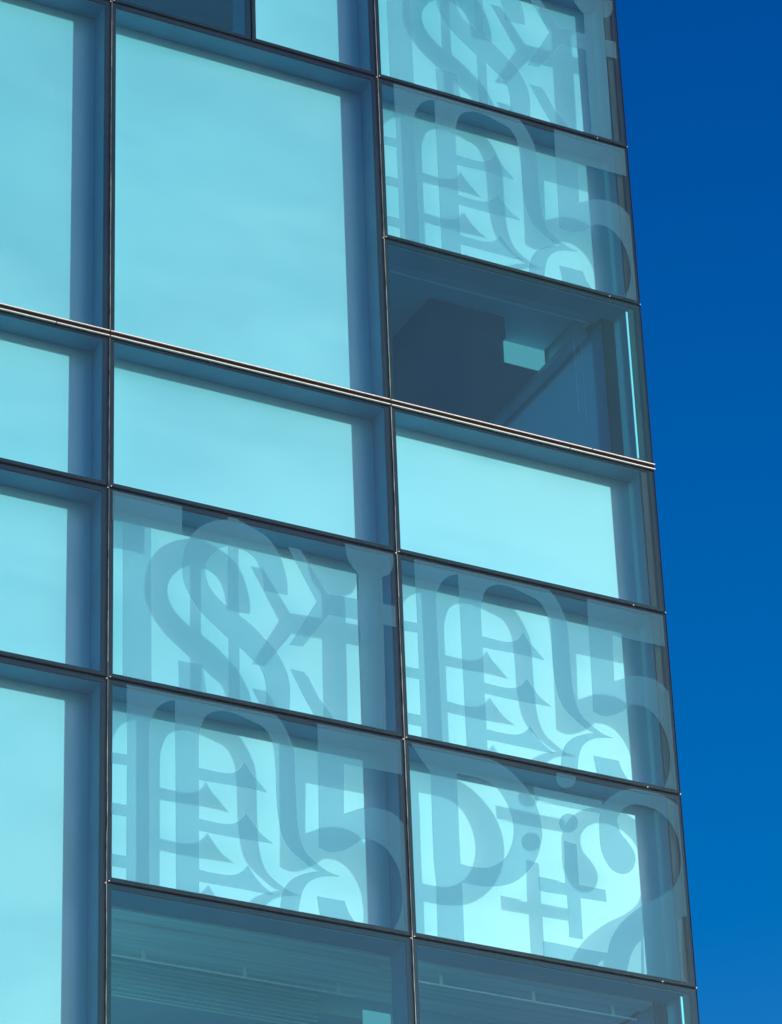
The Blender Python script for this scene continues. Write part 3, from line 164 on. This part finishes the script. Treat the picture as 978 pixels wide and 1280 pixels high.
M = {
 'glass': glass_mat('tinted_glass', (.805, .950, .965), .030, dirt=.006),
 'clear_glass': glass_mat('clear_glass', (.63, .945, .98), .036, dirt=.006),
 'frit': veil_mat('frosted_print', (.86, .915, .935), .235, (.27, .62, .76), .55),
 'board': board_mat(),
 'lining': principled('grey_cavity_lining', (.135, .35, .465), .6, noise=.10, scale=2.5, spec=.2),
 'pale_lining': veil_mat('frosted_corner_jamb', (.7, .9, .95), .94, (.30, .58, .66), .5),
 'frame': principled('dark_frame', (.035, .045, .045), .6, noise=.35, scale=6, stretch=(1, 1, .3), spec=.12),
 'gasket': principled('black_gasket', (.012, .014, .014), .7, spec=.05),
 'alu': principled('brushed_aluminium', (.80, .83, .74), .40, metal=.15, noise=.10, scale=25),
 'silver': principled('patchy_aluminium_joint', (.23, .25, .21), .5, metal=.45, noise=.7, scale=5.5, stretch=(1, 1, 1)),
 'soffit': principled('soffit_board', (.30, .50, .64), .7, noise=.12, scale=5, stretch=(.15, 3, 3)),
 'ceiling_light': principled('painted_ceiling', (.46, .72, .86), .8, noise=.05, scale=2),
 'ceiling_pale': principled('pale_soffit_board', (.80, .92, .92), .8, noise=.12, scale=5, stretch=(.12, 3, 3)),
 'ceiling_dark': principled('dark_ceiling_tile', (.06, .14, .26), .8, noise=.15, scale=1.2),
 'wall_in': principled('inner_wall_paint', (.6, .62, .65), .8, noise=.06, scale=1.5),
 'floor': principled('office_carpet', (.16, .24, .30), .9, noise=.2, scale=8),
 'track': principled('white_track', (.92, .94, .93), .35),
 'blind': veil_mat('roller_blind_cloth', (.8, .9, .92), .95, (.28, .50, .68), .45),
 'slat': principled('blind_slat', (.62, .86, .82), .7),
 'core': principled('cladding_panel', (.16, .19, .21), .5, noise=.1, scale=.8),
 'ground': principled('asphalt_paving', (.055, .055, .057), .9, noise=.25, scale=.6, bump=.3, bscale=30),
 'window_glow': glow_mat('window_glow_emission', (.36, .90, 1.0), WINDOW_GLOW),  # emission standing in for daylight through an inner window
}

# ------------------------------------------------------------ mesh helpers
def mesh_obj(name, verts, faces, mat, parent=None, label=None):
    me = bpy.data.meshes.new(name)
    me.from_pydata([tuple(v) for v in verts], [], faces); me.update()
    o = bpy.data.objects.new(name, me); col.objects.link(o)
    me.materials.append(mat)
    if parent: o.parent = parent
    if label: o['label'] = label
    return o

class MB:
    def __init__(s): s.v = []; s.f = []
    def box(s, x0, x1, y0, y1, z0, z1, bev=0.):
        if bev:
            return s.bbox(x0, x1, y0, y1, z0, z1, bev)
        b = len(s.v)
        s.v += [(x, y, z) for x in (x0, x1) for y in (y0, y1) for z in (z0, z1)]
        s.f += [tuple(b + i for i in q) for q in ((0,1,3,2),(4,6,7,5),(0,4,5,1),(2,3,7,6),(0,2,6,4),(1,5,7,3))]
    def bbox(s, x0, x1, y0, y1, z0, z1, r):
        # box with its long edges chamfered (prism along the longest axis)
        d = (x1-x0, y1-y0, z1-z0); ax = d.index(max(d))
        lo = (x0, y0, z0); hi = (x1, y1, z1)
        a, c = [i for i in range(3) if i != ax]
        prof = [(lo[a]+r, lo[c]), (hi[a]-r, lo[c]), (hi[a], lo[c]+r), (hi[a], hi[c]-r),
                (hi[a]-r, hi[c]), (lo[a]+r, hi[c]), (lo[a], hi[c]-r), (lo[a], lo[c]+r)]
        b = len(s.v)
        for e in (lo[ax], hi[ax]):
            for p in prof:
                q = [0, 0, 0]; q[ax] = e; q[a] = p[0]; q[c] = p[1]; s.v.append(tuple(q))
        n = 8
        s.f.append(tuple(b+i for i in range(n))[::-1]); s.f.append(tuple(b+n+i for i in range(n)))
        for i in range(n):
            j = (i+1) % n; s.f.append((b+i, b+j, b+n+j, b+n+i))
    def tube(s, p0, p1, r, n=8):
        p0 = Vector(p0); p1 = Vector(p1); d = (p1-p0).normalized()
        u = d.orthogonal().normalized(); w = d.cross(u); b = len(s.v)
        for p in (p0, p1):
            for i in range(n):
                a = 2*math.pi*i/n; s.v.append(tuple(p+u*math.cos(a)*r+w*math.sin(a)*r))
        s.f.append(tuple(b+i for i in range(n))[::-1]); s.f.append(tuple(b+n+i for i in range(n)))
        for i in range(n):
            j = (i+1) % n; s.f.append((b+i, b+j, b+n+j, b+n+i))
    def build(s, name, mat, parent=None, label=None):
        o = mesh_obj(name, s.v, s.f, mat, parent, label)
        import bmesh
        bm = bmesh.new(); bm.from_mesh(o.data); bmesh.ops.recalc_face_normals(bm, faces=bm.faces); bm.to_mesh(o.data); bm.free()
        return o

def thing(name, label, cat, loc=(0, 0, 0), group=None):
    o = bpy.data.objects.new(name, None); col.objects.link(o); o.location = loc
    o.empty_display_size = .3
    o['label'] = label; o['category'] = cat
    if group: o['group'] = group
    return o

def tag(o, label, cat, group=None):
    o['label'] = label; o['category'] = cat
    if group: o['group'] = group

# ------------------------------------------------------------ printed pattern -> one flat extruded mesh
def pattern_geometry(solids, holes, w, h):
    """union of the strokes minus the counters, clipped to the pane (size w x h, origin bottom left)"""
    ins = .030
    rect = [(ins, ins), (w-ins, ins), (w-ins, h-ins), (ins, h-ins)]
    vs, fs = [], []
    def add(poly):
        cl = []
        for p in poly:
            if not cl or (p[0]-cl[-1][0])**2+(p[1]-cl[-1][1])**2 > 1e-7: cl.append(p)
        area = sum(cl[i][0]*cl[(i+1) % len(cl)][1]-cl[(i+1) % len(cl)][0]*cl[i][1] for i in range(len(cl)))
        if area < 0: cl = cl[::-1]
        b = len(vs); vs.extend(Vector(p) for p in cl); fs.append(list(range(b, b+len(cl))))
    add(rect)
    for s in solids: add([(u*w, v*h) for u, v in s])
    nh = len(fs)
    for s in holes: add([(u*w, v*h) for u, v in s])
    V, E, F, ov, oe, of = delaunay_2d_cdt(vs, [], fs, 1, 1e-5)
    keep = []
    for f, o in zip(F, of):
        if 0 not in o: continue
        if any(i >= nh for i in o): continue
        if any(1 <= i < nh for i in o): keep.append(tuple(f))
    t = .0016
    n = len(V)
    verts = [(v[0], 0, v[1]) for v in V] + [(v[0], t, v[1]) for v in V]
    faces = [f for f in keep] + [tuple(i+n for i in reversed(f)) for f in keep]
    cnt = {}
    for f in keep:
        for i in range(3):
            a, b = f[i], f[(i+1) % 3]
            cnt[(a, b)] = cnt.get((a, b), 0)+1
    for (a, b) in cnt:
        if (b, a) not in cnt: faces.append((a, a+n, b+n, b))
    used = sorted({i for f in faces for i in f}); mp = {o: i for i, o in enumerate(used)}
    return [verts[i] for i in used], [tuple(mp[i] for i in f) for f in faces]

PAT = {'dollar': (DOLLAR_SOLID, DOLLAR_HOLE), 'hook': (HOOK_SOLID, HOOK_HOLE), 'dagger': (DAGGER_SOLID, DAGGER_HOLE)}

# ------------------------------------------------------------ the building
bld = thing('glass_office_building', 'glass curtain wall building corner with frosted lettering on its panes', 'building', (0, 0, GROUND_Z))
def B(o):                                   # keep world placement under the base empty
    o.location = (o.location[0], o.location[1], o.location[2]-GROUND_Z); return o

FW = .052                                   # half width of the inner frame members
FY0, FY1 = .022, CAVITY                     # frame depth behind the glass
XS = [-3.0, 0.0, 3.0, 6.0]

def window(x0, x1, z1, z0, kind, label, pat=None, right_corner=False, right_half=False):
    """one glazed unit; z1 top, z0 bottom"""
    xr = x1 - (.135 if right_corner else (.04 if right_half else FW)); xl = x0 + (.04 if kind == 'blank_half' else FW)
    zt = z1 - FW; zb = z0 + FW
    m = MB(); t = .012; yb = CAVITY if kind != 'clear' else .30
    y0 = FY0 + .006
    if not right_corner: m.box(xr-t, xr-.002, y0, yb, zb, zt)              # right lining
    m.box(xl+.002, xl+t, y0, yb, zb, zt)              # left lining
    m.box(xl+t, xr-t, y0, yb, zt-t, zt-.002)          # head lining
    m.box(xl+t, xr-t, y0, yb, zb+.002, zb+t)          # sill lining
    win = B(m.build('window', M['lining'], bld, label))
    if right_corner:
        k = MB(); k.box(xr-t, xr-.002, .045, yb, zb, zt); k.build('corner_jamb', M['pale_lining'], win)
    g = MB(); jt = .009
    jr = .004 if right_corner else jt
    g.box(x0+jt, x1-jr, -.006, .006, z0+jt, z1-jt)
    g.build('glass_pane', M['clear_glass'] if kind == 'clear' else M['glass'], win)
    s = MB(); y0 = .0105; y1 = .02; q = .047           # black edge seal behind the glass
    s.box(x0+jt, x0+jt+q, y0, y1, z0+jt, z1-jt); s.box(x1-jr-q, x1-jr, y0, y1, z0+jt, z1-jt)
    s.box(x0+jt+q, x1-jr-q, y0, y1, z0+jt, z0+jt+q); s.box(x0+jt+q, x1-jr-q, y0, y1, z1-jt-q, z1-jt)
    s.build('edge_seal', M['gasket'], win)
    if kind != 'clear':
        b = MB(); b.box(xl, xr, CAVITY+.002, CAVITY+.02, zb, zt)
        b.build('back_board', M['board'], win)
    if pat:
        so, ho = PAT[pat]
        v, f = pattern_geometry(so, ho, x1-x0-2*jt, z1-z0-2*jt)
        v = [(a+x0+jt, b-.0086, c+z0+jt) for a, b, c in v]
        mesh_obj('printed_lettering', v, f, M['frit'], win)
    return win

LB = {'dollar': 'overlapping frosted T, S, dollar and yen strokes', 'hook': 'overlapping frosted hooked stems and a large five',
      'dagger': 'overlapping frosted P, dotted double dagger and large two'}
# column 0 (left edge of the picture)
window(XS[0], XS[1], ZL[0], ZL[1], 'blank', 'short blank window above the large one at the far left')
window(XS[0], XS[1], ZL[1], ZL[3], 'blank', 'large blank pale cyan window in the left column above the twin rail')
window(XS[0], XS[1], ZL[3], ZL[4], 'blank', 'short blank window in the left column just below the twin rail')
window(XS[0], XS[1], ZL[4], ZL[5], 'blank', 'blank window in the left column, second below the rail')
window(XS[0], XS[1], ZL[5], ZL[7], 'blank', 'tall blank window at the bottom of the left column')
# column 1
XH = 1.56
window(XS[1], XH, ZL[0], ZL[1], 'clear', 'narrow dark clear window at the top beside a slim mullion')
window(XH, XS[2], ZL[0], ZL[1], 'blank_half', 'narrow blank pale window at the top, right of the slim mullion')
window(XS[1], XS[2], ZL[1], ZL[3], 'blank', 'largest blank pale cyan window in the middle column')
window(XS[1], XS[2], ZL[3], ZL[4], 'blank', 'short blank window in the middle column just below the rail')
window(XS[1], XS[2], ZL[4], ZL[5], 'print', 'window printed with '+LB['dollar']+', middle column', 'dollar')
window(XS[1], XS[2], ZL[5], ZL[6], 'print', 'window printed with '+LB['hook']+', middle column', 'hook')
window(XS[1], XS[2], ZL[6], ZL[7], 'clear', 'clear dark window with a slatted blind inside')
# column 2 (corner)
window(XS[2], XS[3], ZL[0], ZL[1], 'print', 'topmost corner window printed with '+LB['dollar'], 'dollar', True)
window(XS[2], XS[3], ZL[1], ZL[2], 'print', 'corner window above the clear one, printed with '+LB['hook'], 'hook', True)
window(XS[2], XS[3], ZL[2], ZL[3], 'clear', 'clear corner window showing a dark ceiling and a glowing stand-in for an inner window', None, True)
window(XS[2], XS[3], ZL[3], ZL[4], 'blank', 'short blank corner window just below the rail', None, True)
window(XS[2], XS[3], ZL[4], ZL[5], 'print', 'corner window below the rail, printed with '+LB['hook'], 'hook', True)
window(XS[2], XS[3], ZL[5], ZL[6], 'print', 'corner window printed with '+LB['dagger'], 'dagger', True)
window(XS[2], XS[3], ZL[6], ZL[7], 'clear', 'clear corner window at the bottom with a thin white track inside', None, True)

# mullions (with their patchy aluminium joint strip as a sub-part)
for x in (-3.0, 0.0, 3.0):
    for za, zb_ in ((ZL[0]+.05, .045), (-.045, ZL[7])):
        m = MB(); m.bbox(x-FW, x+FW, FY0, FY1+.03, zb_, za, .004)
        mu = B(m.build('mullion', M['frame'], bld))
        s = MB(); zz = za
        while zz > zb_+.05:                           # strip lies in short uneven lengths
            L_ = random.uniform(.35, 1.1); z2 = max(zb_, zz-L_)
            dx = random.uniform(-.0022, .0022); wd = random.uniform(.0020, .0034)
            s.bbox(x-wd+dx, x+wd+dx, -.012-random.uniform(0, .003), .021, z2+.002, zz, .001)
            zz = z2-.003
        s.build('joint_strip', M['silver'], mu)
m = MB(); m.bbox(XH-.045, XH+.045, FY0, FY1, ZL[1]+.058, ZL[0]+.05, .004)
mu = B(m.build('mullion', M['frame'], bld, 'slim intermediate mullion at the top'))
# corner post
m = MB(); m.bbox(6-.140, 6-.012, .03, .06, ZL[7], ZL[0]+.05, .006)
cp = B(m.build('corner_post', M['frame'], bld))
s = MB(); s.bbox(6-.003, 6+.006, -.006, .010, ZL[7], ZL[0]+.05, .0015)
s.build('corner_seal', M['gasket'], cp)

# transoms between the units, one per bay, with a dark joint strip and small screws at the ends
def transom(x0, x1, z, rc=False):
    xr = x1 - (.132 if rc else FW+.001)
    m = MB(); m.bbox(x0+FW+.001, xr, FY0, FY1, z-FW, z+FW, .004)
    tr = B(m.build('transom', M['frame'], bld))
    s = MB(); s.bbox(x0+.012, x1-(.003 if rc else .012), -.010, .021, z-.0065, z+.0065, .001)
    s.build('joint_strip', M['gasket'], tr)
    pts = [(x0+.022, z+.004), (x0-.014, z-.02)]
    if rc: pts += [(x1-.004, z), (x1-.37, z+.002)]
    for xx, zz in pts:
        c = MB(); c.tube((xx, -.016, zz), (xx, -.006, zz), .0055, 8)
        c.build('fixing_screw', M['alu'], tr)
for z in ZL[1:2]:
    for i in range(3): transom(XS[i], XS[i+1], z, i == 2)
transom(XS[2], XS[3], ZL[2], True)
for z in (ZL[4], ZL[5]):
    for i in range(3): transom(XS[i], XS[i+1], z, i == 2)
for i in (1, 2): transom(XS[i], XS[i+1], ZL[6], i == 2)

# twin aluminium rail at each second storey
def rail(z):
    m = MB(); m.bbox(-6, 6.0-.132, FY0, FY1+.04, z-.044, z+.044, .004)
    r = B(m.build('storey_rail', M['frame'], bld, 'twin bright aluminium rail running across the facade'))
    g = MB(); g.box(-6, 6.012, -.008, .021, z-.030, z+.030); g.build('rail_channel', M['gasket'], r)
    for k, zz in enumerate((z+.030, z-.026)):
        s = MB(); x = -6.
        brk = (5.02, -.55) if k else (5.28, 2.99)
        cuts = sorted([-3., 0., 3., *brk, 6.016])
        for c in cuts:
            s.bbox(x+.006, c-.006, -.026, .0, zz-.0052, zz+.0052, .0012); x = c
        s.build('rail_fin', M['alu'], r)
rail(ZL[3])
rail(ZL[7])

# ------------------------------------------------------------ rooms behind the clear panes
ZC = 2.25                                    # high part of the ceiling, rail level = 0
def room(z_head, name_label, low=True, xl=3.06):
    zc = z_head + .25
    m = MB(); m.box(xl-.6, 5.72, .9, 1.0, 0, .1)
    return
# upper corner room (behind ZL[2]..ZL[3])
def part(name, mat, boxes, label=None):
    m = MB()
    for b in boxes: m.box(*b)
    return B(m.build(name, M[mat], bld, label))
part('ceiling', 'soffit', [(.1, 5.70, .304, .44, 1.952, 2.0)], 'boxed pelmet soffit above the corner window')
part('ceiling', 'ceiling_light', [(.1, 5.70, .44, 9.0, 2.25, 2.33)], 'pale upper ceiling of the corner room')
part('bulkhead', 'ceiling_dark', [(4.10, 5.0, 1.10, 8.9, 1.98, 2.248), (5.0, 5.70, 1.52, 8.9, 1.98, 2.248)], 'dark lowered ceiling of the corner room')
cl = part('window_glow_panel', 'window_glow', [(5.21, 5.70, 1.49, 1.515, 1.985, 2.246)], 'pale glowing panel standing in for a daylight window in the step of the ceiling')  # added glow in place of a real daylight opening
part('inner_wall', 'wall_in', [(.06, .1, .34, 9, -.3, 2.33), (.06, 5.9, 8.9, 9.0, -.3, 2.33)])
part('floor_slab', 'floor', [(.06, 5.9, .34, 9, -.36, -.30)])
part('side_cornice', 'ceiling_light', [(5.62, 5.72, .62, 8.9, 1.90, 1.978)])
# lower rooms (behind ZL[6]..ZL[7])
part('ceiling', 'ceiling_pale', [(.1, 5.70, .304, .50, -5.83, -5.76), (.1, 2.94, .5, .86, -5.86, -5.80)], 'soffit above the two lowest clear windows')
part('ceiling', 'ceiling_pale', [(.1, 5.70, .86, 9.0, -5.78, -5.70), (3.0, 5.70, .5, .86, -5.78, -5.70)])
part('bulkhead', 'ceiling_light', [(.1, 5.70, 1.35, 8.9, -5.98, -5.782)], 'dark lowered ceiling behind the lowest windows')
part('inner_wall', 'wall_in', [(.06, .1, .34, 9, -8.1, -5.7), (.06, 5.9, 8.9, 9.0, -8.1, -5.7)])
part('floor_slab', 'floor', [(.06, 5.9, .34, 9, -8.16, -8.10)])
part('window_glow_panel', 'window_glow', [(2.99, 3.27, .98, 1.0, -6.42, -6.06)], 'pale glowing panel standing in for a bright inner window, low in the right end of the lowest middle window')  # another added glow, for the small bright window of the lower room
# top half-width room
part('ceiling', 'ceiling_light', [(.1, 2.94, .32, 9.0, 6.0, 6.06)])
part('inner_wall', 'wall_in', [(.06, .1, .32, 5, 3.9, 6.0), (2.90, 2.94, .32, 5, 3.9, 6.0), (.06, 2.94, 2.2, 2.3, 3.9, 6.0)])

# curtain tracks with their hangers (hang from the ceiling: things of their own)
def track(name_label, x0, x1, y, z, hangers, h=.05):
    t = thing('curtain_track', name_label, 'curtain track', (x0, y, z), 'curtain tracks behind the clear windows')
    m = MB(); m.bbox(0, x1-x0, -.008, .008, -.009, .009, .002); m.build('rail', M['track'], t)
    for hx in hangers:
        k = MB(); k.bbox(hx-x0-.018, hx-x0+.018, .0, .012, .007, h, .003); k.build('hanger', M['track'], t)
track('thin white curtain track inside the clear window under the topmost printed corner panes', 3.20, 5.64, .44, 1.943, (3.55, 4.50, 5.35), .055)
track('thin white track in front of the slatted blind, behind the lowest middle window', .3, 2.86, .90, -5.985, (.75, 1.75, 2.70), .11)
track('thin white track inside the bottom corner window', 3.20, 5.60, .45, -5.945, (3.53, 4.50, 5.35), .11)

# slatted blind behind the lowest middle pane
vb = thing('venetian_blind', 'pale green slatted blind drawn up behind the lowest middle window', 'blind', (1.23, 1.25, -5.905))
for i in range(7):
    m = MB(); z = -.044*i
    c = len(m.v)
    m.v += [(-1.0, -.012, z-.014), (1.42, -.012, z-.014), (1.42, .010, z+.009), (-1.0, .010, z+.009),
            (-1.0, -.0105, z-.013), (1.42, -.0105, z-.013), (1.42, .0115, z+.010), (-1.0, .0115, z+.010)]
    m.f += [(0,1,2,3), (4,7,6,5), (0,4,5,1), (3,2,6,7), (0,3,7,4), (1,5,6,2)]
    m.build('slat', M['slat'], vb)
m = MB(); m.bbox(-1.0, 1.42, -.010, .012, -.306, -.296, .002); m.build('bottom_rail', M['slat'], vb)
m = MB(); m.bbox(-1.0, 1.42, -.015, .015, .020, .040, .003); m.build('head_rail', M['slat'], vb)
for x in (-.8, .15, 1.1):
    m = MB(); m.tube((x, -.014, .02), (x, -.014, -.29), .0012, 6); m.build('cord', M['slat'], vb)
# hanging cords of the side blind in the corner room
cd = thing('blind_cord', 'thin pale pull cords hanging inside the clear corner window', 'cord', (5.50, .55, 1.9))
m = MB(); m.tube((0, 0, -.04), (0, 0, -1.02), .003, 6); m.tube((.12, .05, -.1), (.12, .05, -1.1), .002, 6); m.build('cord', M['track'], cd)
# ------------------------------------------------------------ side facade (turns the corner)
def side_unit(z1, z0, clear):
    for k in range(3):
        y0 = .02 + k*3.0; y1 = y0 + 2.98
        m = MB()
        m.box(5.73, 5.985, y0+.28 if k == 0 else y0, y0+.33 if k == 0 else y0+.05, z0+.05, z1-.05)
        m.box(5.73, 5.985, y1-.05, y1, z0+.05, z1-.05)
        w = B(m.build('side_window', M['frame'], bld))
        g = MB(); g.box(5.988, 5.998, y0, y1, z0+.009, z1-.009); g.build('glass_pane', M['clear_glass'], w)
        b = MB(); b.box(5.75, 5.755, (y0+.34 if k == 0 else y0+.05), y1-.05, z0+.05, z1-.05)
        b.build('roller_blind' if clear else 'back_board', M['blind'] if clear else M['board'], w)
for a, b, c in ((0, 1, 0), (1, 2, 0), (2, 3, 1), (3, 4, 0), (4, 5, 0), (5, 6, 0), (6, 7, 1)): side_unit(ZL[a], ZL[b], c)
m = MB()
for z in ZL[1:]: m.box(5.74, 5.98, .065, 9.0, z-.048, z+.048)
B(m.build('side_transom', M['frame'], bld))
# bright edge of the side blind beside the corner post
for z1, z0 in ((1.885, .09), (-5.84, -7.6)):
    m = MB(); m.bbox(5.832, 5.858, .022, .040, z0, z1, .003)
    B(m.build('edge_trim', M['track'], bld, 'bright white edge trim beside the corner post'))

# opaque core, roof and lower storeys
part('core_wall', 'core', [(-6, -3.062, .02, 9.0, ZL[7]-.05, ZL[0]+.3),
                           (-3.055, 0, .34, 9.0, ZL[7]-.05, ZL[0]+.3),
                           (.0, 6, 9.01, 12., GROUND_Z, ZL[0]+.3)])
part('roof', 'core', [(-6, 6.0, .0, 9.0, ZL[0]+.06, ZL[0]+.3)])
part('lower_wall', 'core', [(-6, 6.0, .03, 9.0, GROUND_Z, ZL[7]-.05)])

# ------------------------------------------------------------ ground
bpy.ops.mesh.primitive_plane_add(size=3000, location=(0, 0, GROUND_Z-.004))
g = bpy.context.object; g.name = 'ground'; g.data.materials.append(M['ground']); g['kind'] = 'structure'; g['label'] = 'grey paved ground in front of the building'

# ------------------------------------------------------------ light
SX, SZ = .93, .43
sun_dir = Vector((SX, -1, SZ)).normalized()
elev = math.asin(sun_dir.z); az = math.atan2(sun_dir.x, sun_dir.y)
ld = bpy.data.lights.new('sun', 'SUN'); ld.energy = SUN_E; ld.angle = R(.5); ld.color = (1, .955, .88)
lo = bpy.data.objects.new('sun', ld); col.objects.link(lo)
lo.rotation_euler = (-sun_dir).to_track_quat('-Z', 'Y').to_euler()
w = bpy.data.worlds.new('World'); sc.world = w; w.use_nodes = True
nt = w.node_tree; bg = nt.nodes['Background']
sk = nt.nodes.new('ShaderNodeTexSky'); sk.sky_type = 'NISHITA'; sk.sun_disc = False
sk.sun_elevation = elev; sk.sun_rotation = az
sk.altitude = SKY_ALT; sk.air_density = SKY_AIR; sk.dust_density = SKY_DUST; sk.ozone_density = SKY_OZ
mul = nt.nodes.new('ShaderNodeMix'); mul.data_type = 'RGBA'; mul.blend_type = 'MULTIPLY'; mul.inputs[0].default_value = 1

hs = nt.nodes.new('ShaderNodeHueSaturation'); hs.inputs['Saturation'].default_value = SKY_SAT
tc = nt.nodes.new('ShaderNodeTexCoord'); sx = nt.nodes.new('ShaderNodeSeparateXYZ'); nt.links.new(tc.outputs['Generated'], sx.inputs[0])
mr = nt.nodes.new('ShaderNodeMapRange'); mr.inputs[1].default_value = .36; mr.inputs[2].default_value = .66
nt.links.new(sx.outputs[2], mr.inputs[0])
gr = nt.nodes.new('ShaderNodeMix'); gr.data_type = 'RGBA'
gr.inputs[6].default_value = (1.7, 1.12, 1.44, 1); gr.inputs[7].default_value = (1.3, .60, 1.08, 1)
nt.links.new(mr.outputs[0], gr.inputs[0]); nt.links.new(gr.outputs[2], mul.inputs[7])
nt.links.new(sk.outputs[0], hs.inputs['Color']); nt.links.new(hs.outputs[0], mul.inputs[6]); nt.links.new(mul.outputs[2], bg.inputs[0])
bg.inputs[1].default_value = SKY_S
# thin bank of cloud in the part of the sky behind the photographer (seen only mirrored in the panes)
def math_node(op, a, b=None, clamp=False):
    n = nt.nodes.new('ShaderNodeMath'); n.operation = op; n.use_clamp = clamp
    for i, v in enumerate((a, b)):
        if v is None: continue
        if isinstance(v, (int, float)): n.inputs[i].default_value = v
        else: nt.links.new(v, n.inputs[i])
    return n.outputs[0]
mp = nt.nodes.new('ShaderNodeMapping'); mp.inputs['Scale'].default_value = (1, 1, 2.2); mp.inputs['Rotation'].default_value = (0, R(24), 0)
nt.links.new(tc.outputs['Generated'], mp.inputs[0])
cn = nt.nodes.new('ShaderNodeTexNoise'); cn.inputs['Scale'].default_value = 5.5; cn.inputs['Detail'].default_value = 5
cn.inputs['Roughness'].default_value = .55; cn.inputs['Distortion'].default_value = .6
nt.links.new(mp.outputs[0], cn.inputs['Vector'])
bank = math_node('SUBTRACT', math_node('MULTIPLY', sx.outputs[0], .7), sx.outputs[2])     # brighter low and towards the sun
bank = math_node('MULTIPLY', math_node('ADD', bank, .47), 2.6, True)
wisp = math_node('MULTIPLY', math_node('SUBTRACT', cn.outputs[0], .40), 3.2, True)
cov = math_node('MULTIPLY', math_node('ADD', math_node('MULTIPLY', bank, .35), math_node('MULTIPLY', wisp, .65)), 1.0, True)
dp = nt.nodes.new('ShaderNodeVectorMath'); dp.operation = 'DOT_PRODUCT'
nt.links.new(tc.outputs['Generated'], dp.inputs[0]); dp.inputs[1].default_value = (.43, -.745, .51)
back = math_node('MULTIPLY', math_node('SUBTRACT', dp.outputs['Value'], .90), 14., True)
cov = math_node('MULTIPLY', cov, back)
cm = nt.nodes.new('ShaderNodeMix'); cm.data_type = 'RGBA'
nt.links.new(cov, cm.inputs[0]); nt.links.new(mul.outputs[2], cm.inputs[6])
cm.inputs[7].default_value = (CLOUD, CLOUD*1.0, CLOUD*.98, 1)
nt.links.new(cm.outputs[2], bg.inputs[0])

# ------------------------------------------------------------ camera
a, b, c = .49002801, .54050957, -.03957919
ca, sa, cb, sb, cc, s_ = math.cos(a), math.sin(a), math.cos(b), math.sin(b), math.cos(c), math.sin(c)
f = Vector((sa*cb, ca*cb, sb)); r = Vector((ca, -sa, 0)); u = r.cross(f)
r2 = cc*r + s_*u; u2 = -s_*r + cc*u
cam = bpy.data.cameras.new('camera'); co = bpy.data.objects.new('camera', cam); col.objects.link(co)
Mx = Matrix((r2, u2, -f)).transposed().to_4x4(); Mx.translation = Vector((-11.5901, -27.2776, -19.8125))
co.matrix_world = Mx
cam.sensor_fit = 'VERTICAL'; cam.sensor_height = 36; cam.lens = 36*4661.4/1280
cam.clip_start = .1; cam.clip_end = 5000
sc.camera = co

# ------------------------------------------------------------ render look
sc.view_settings.view_transform = 'Standard'; sc.view_settings.look = 'None'
sc.view_settings.gamma = 1; sc.view_settings.exposure = EXPO
sc.view_settings.use_curve_mapping = False
cy = sc.cycles
cy.max_bounces = 10; cy.transparent_max_bounces = 24; cy.diffuse_bounces = 5; cy.glossy_bounces = 4
cy.use_denoising = True
cy.sample_clamp_indirect = 4
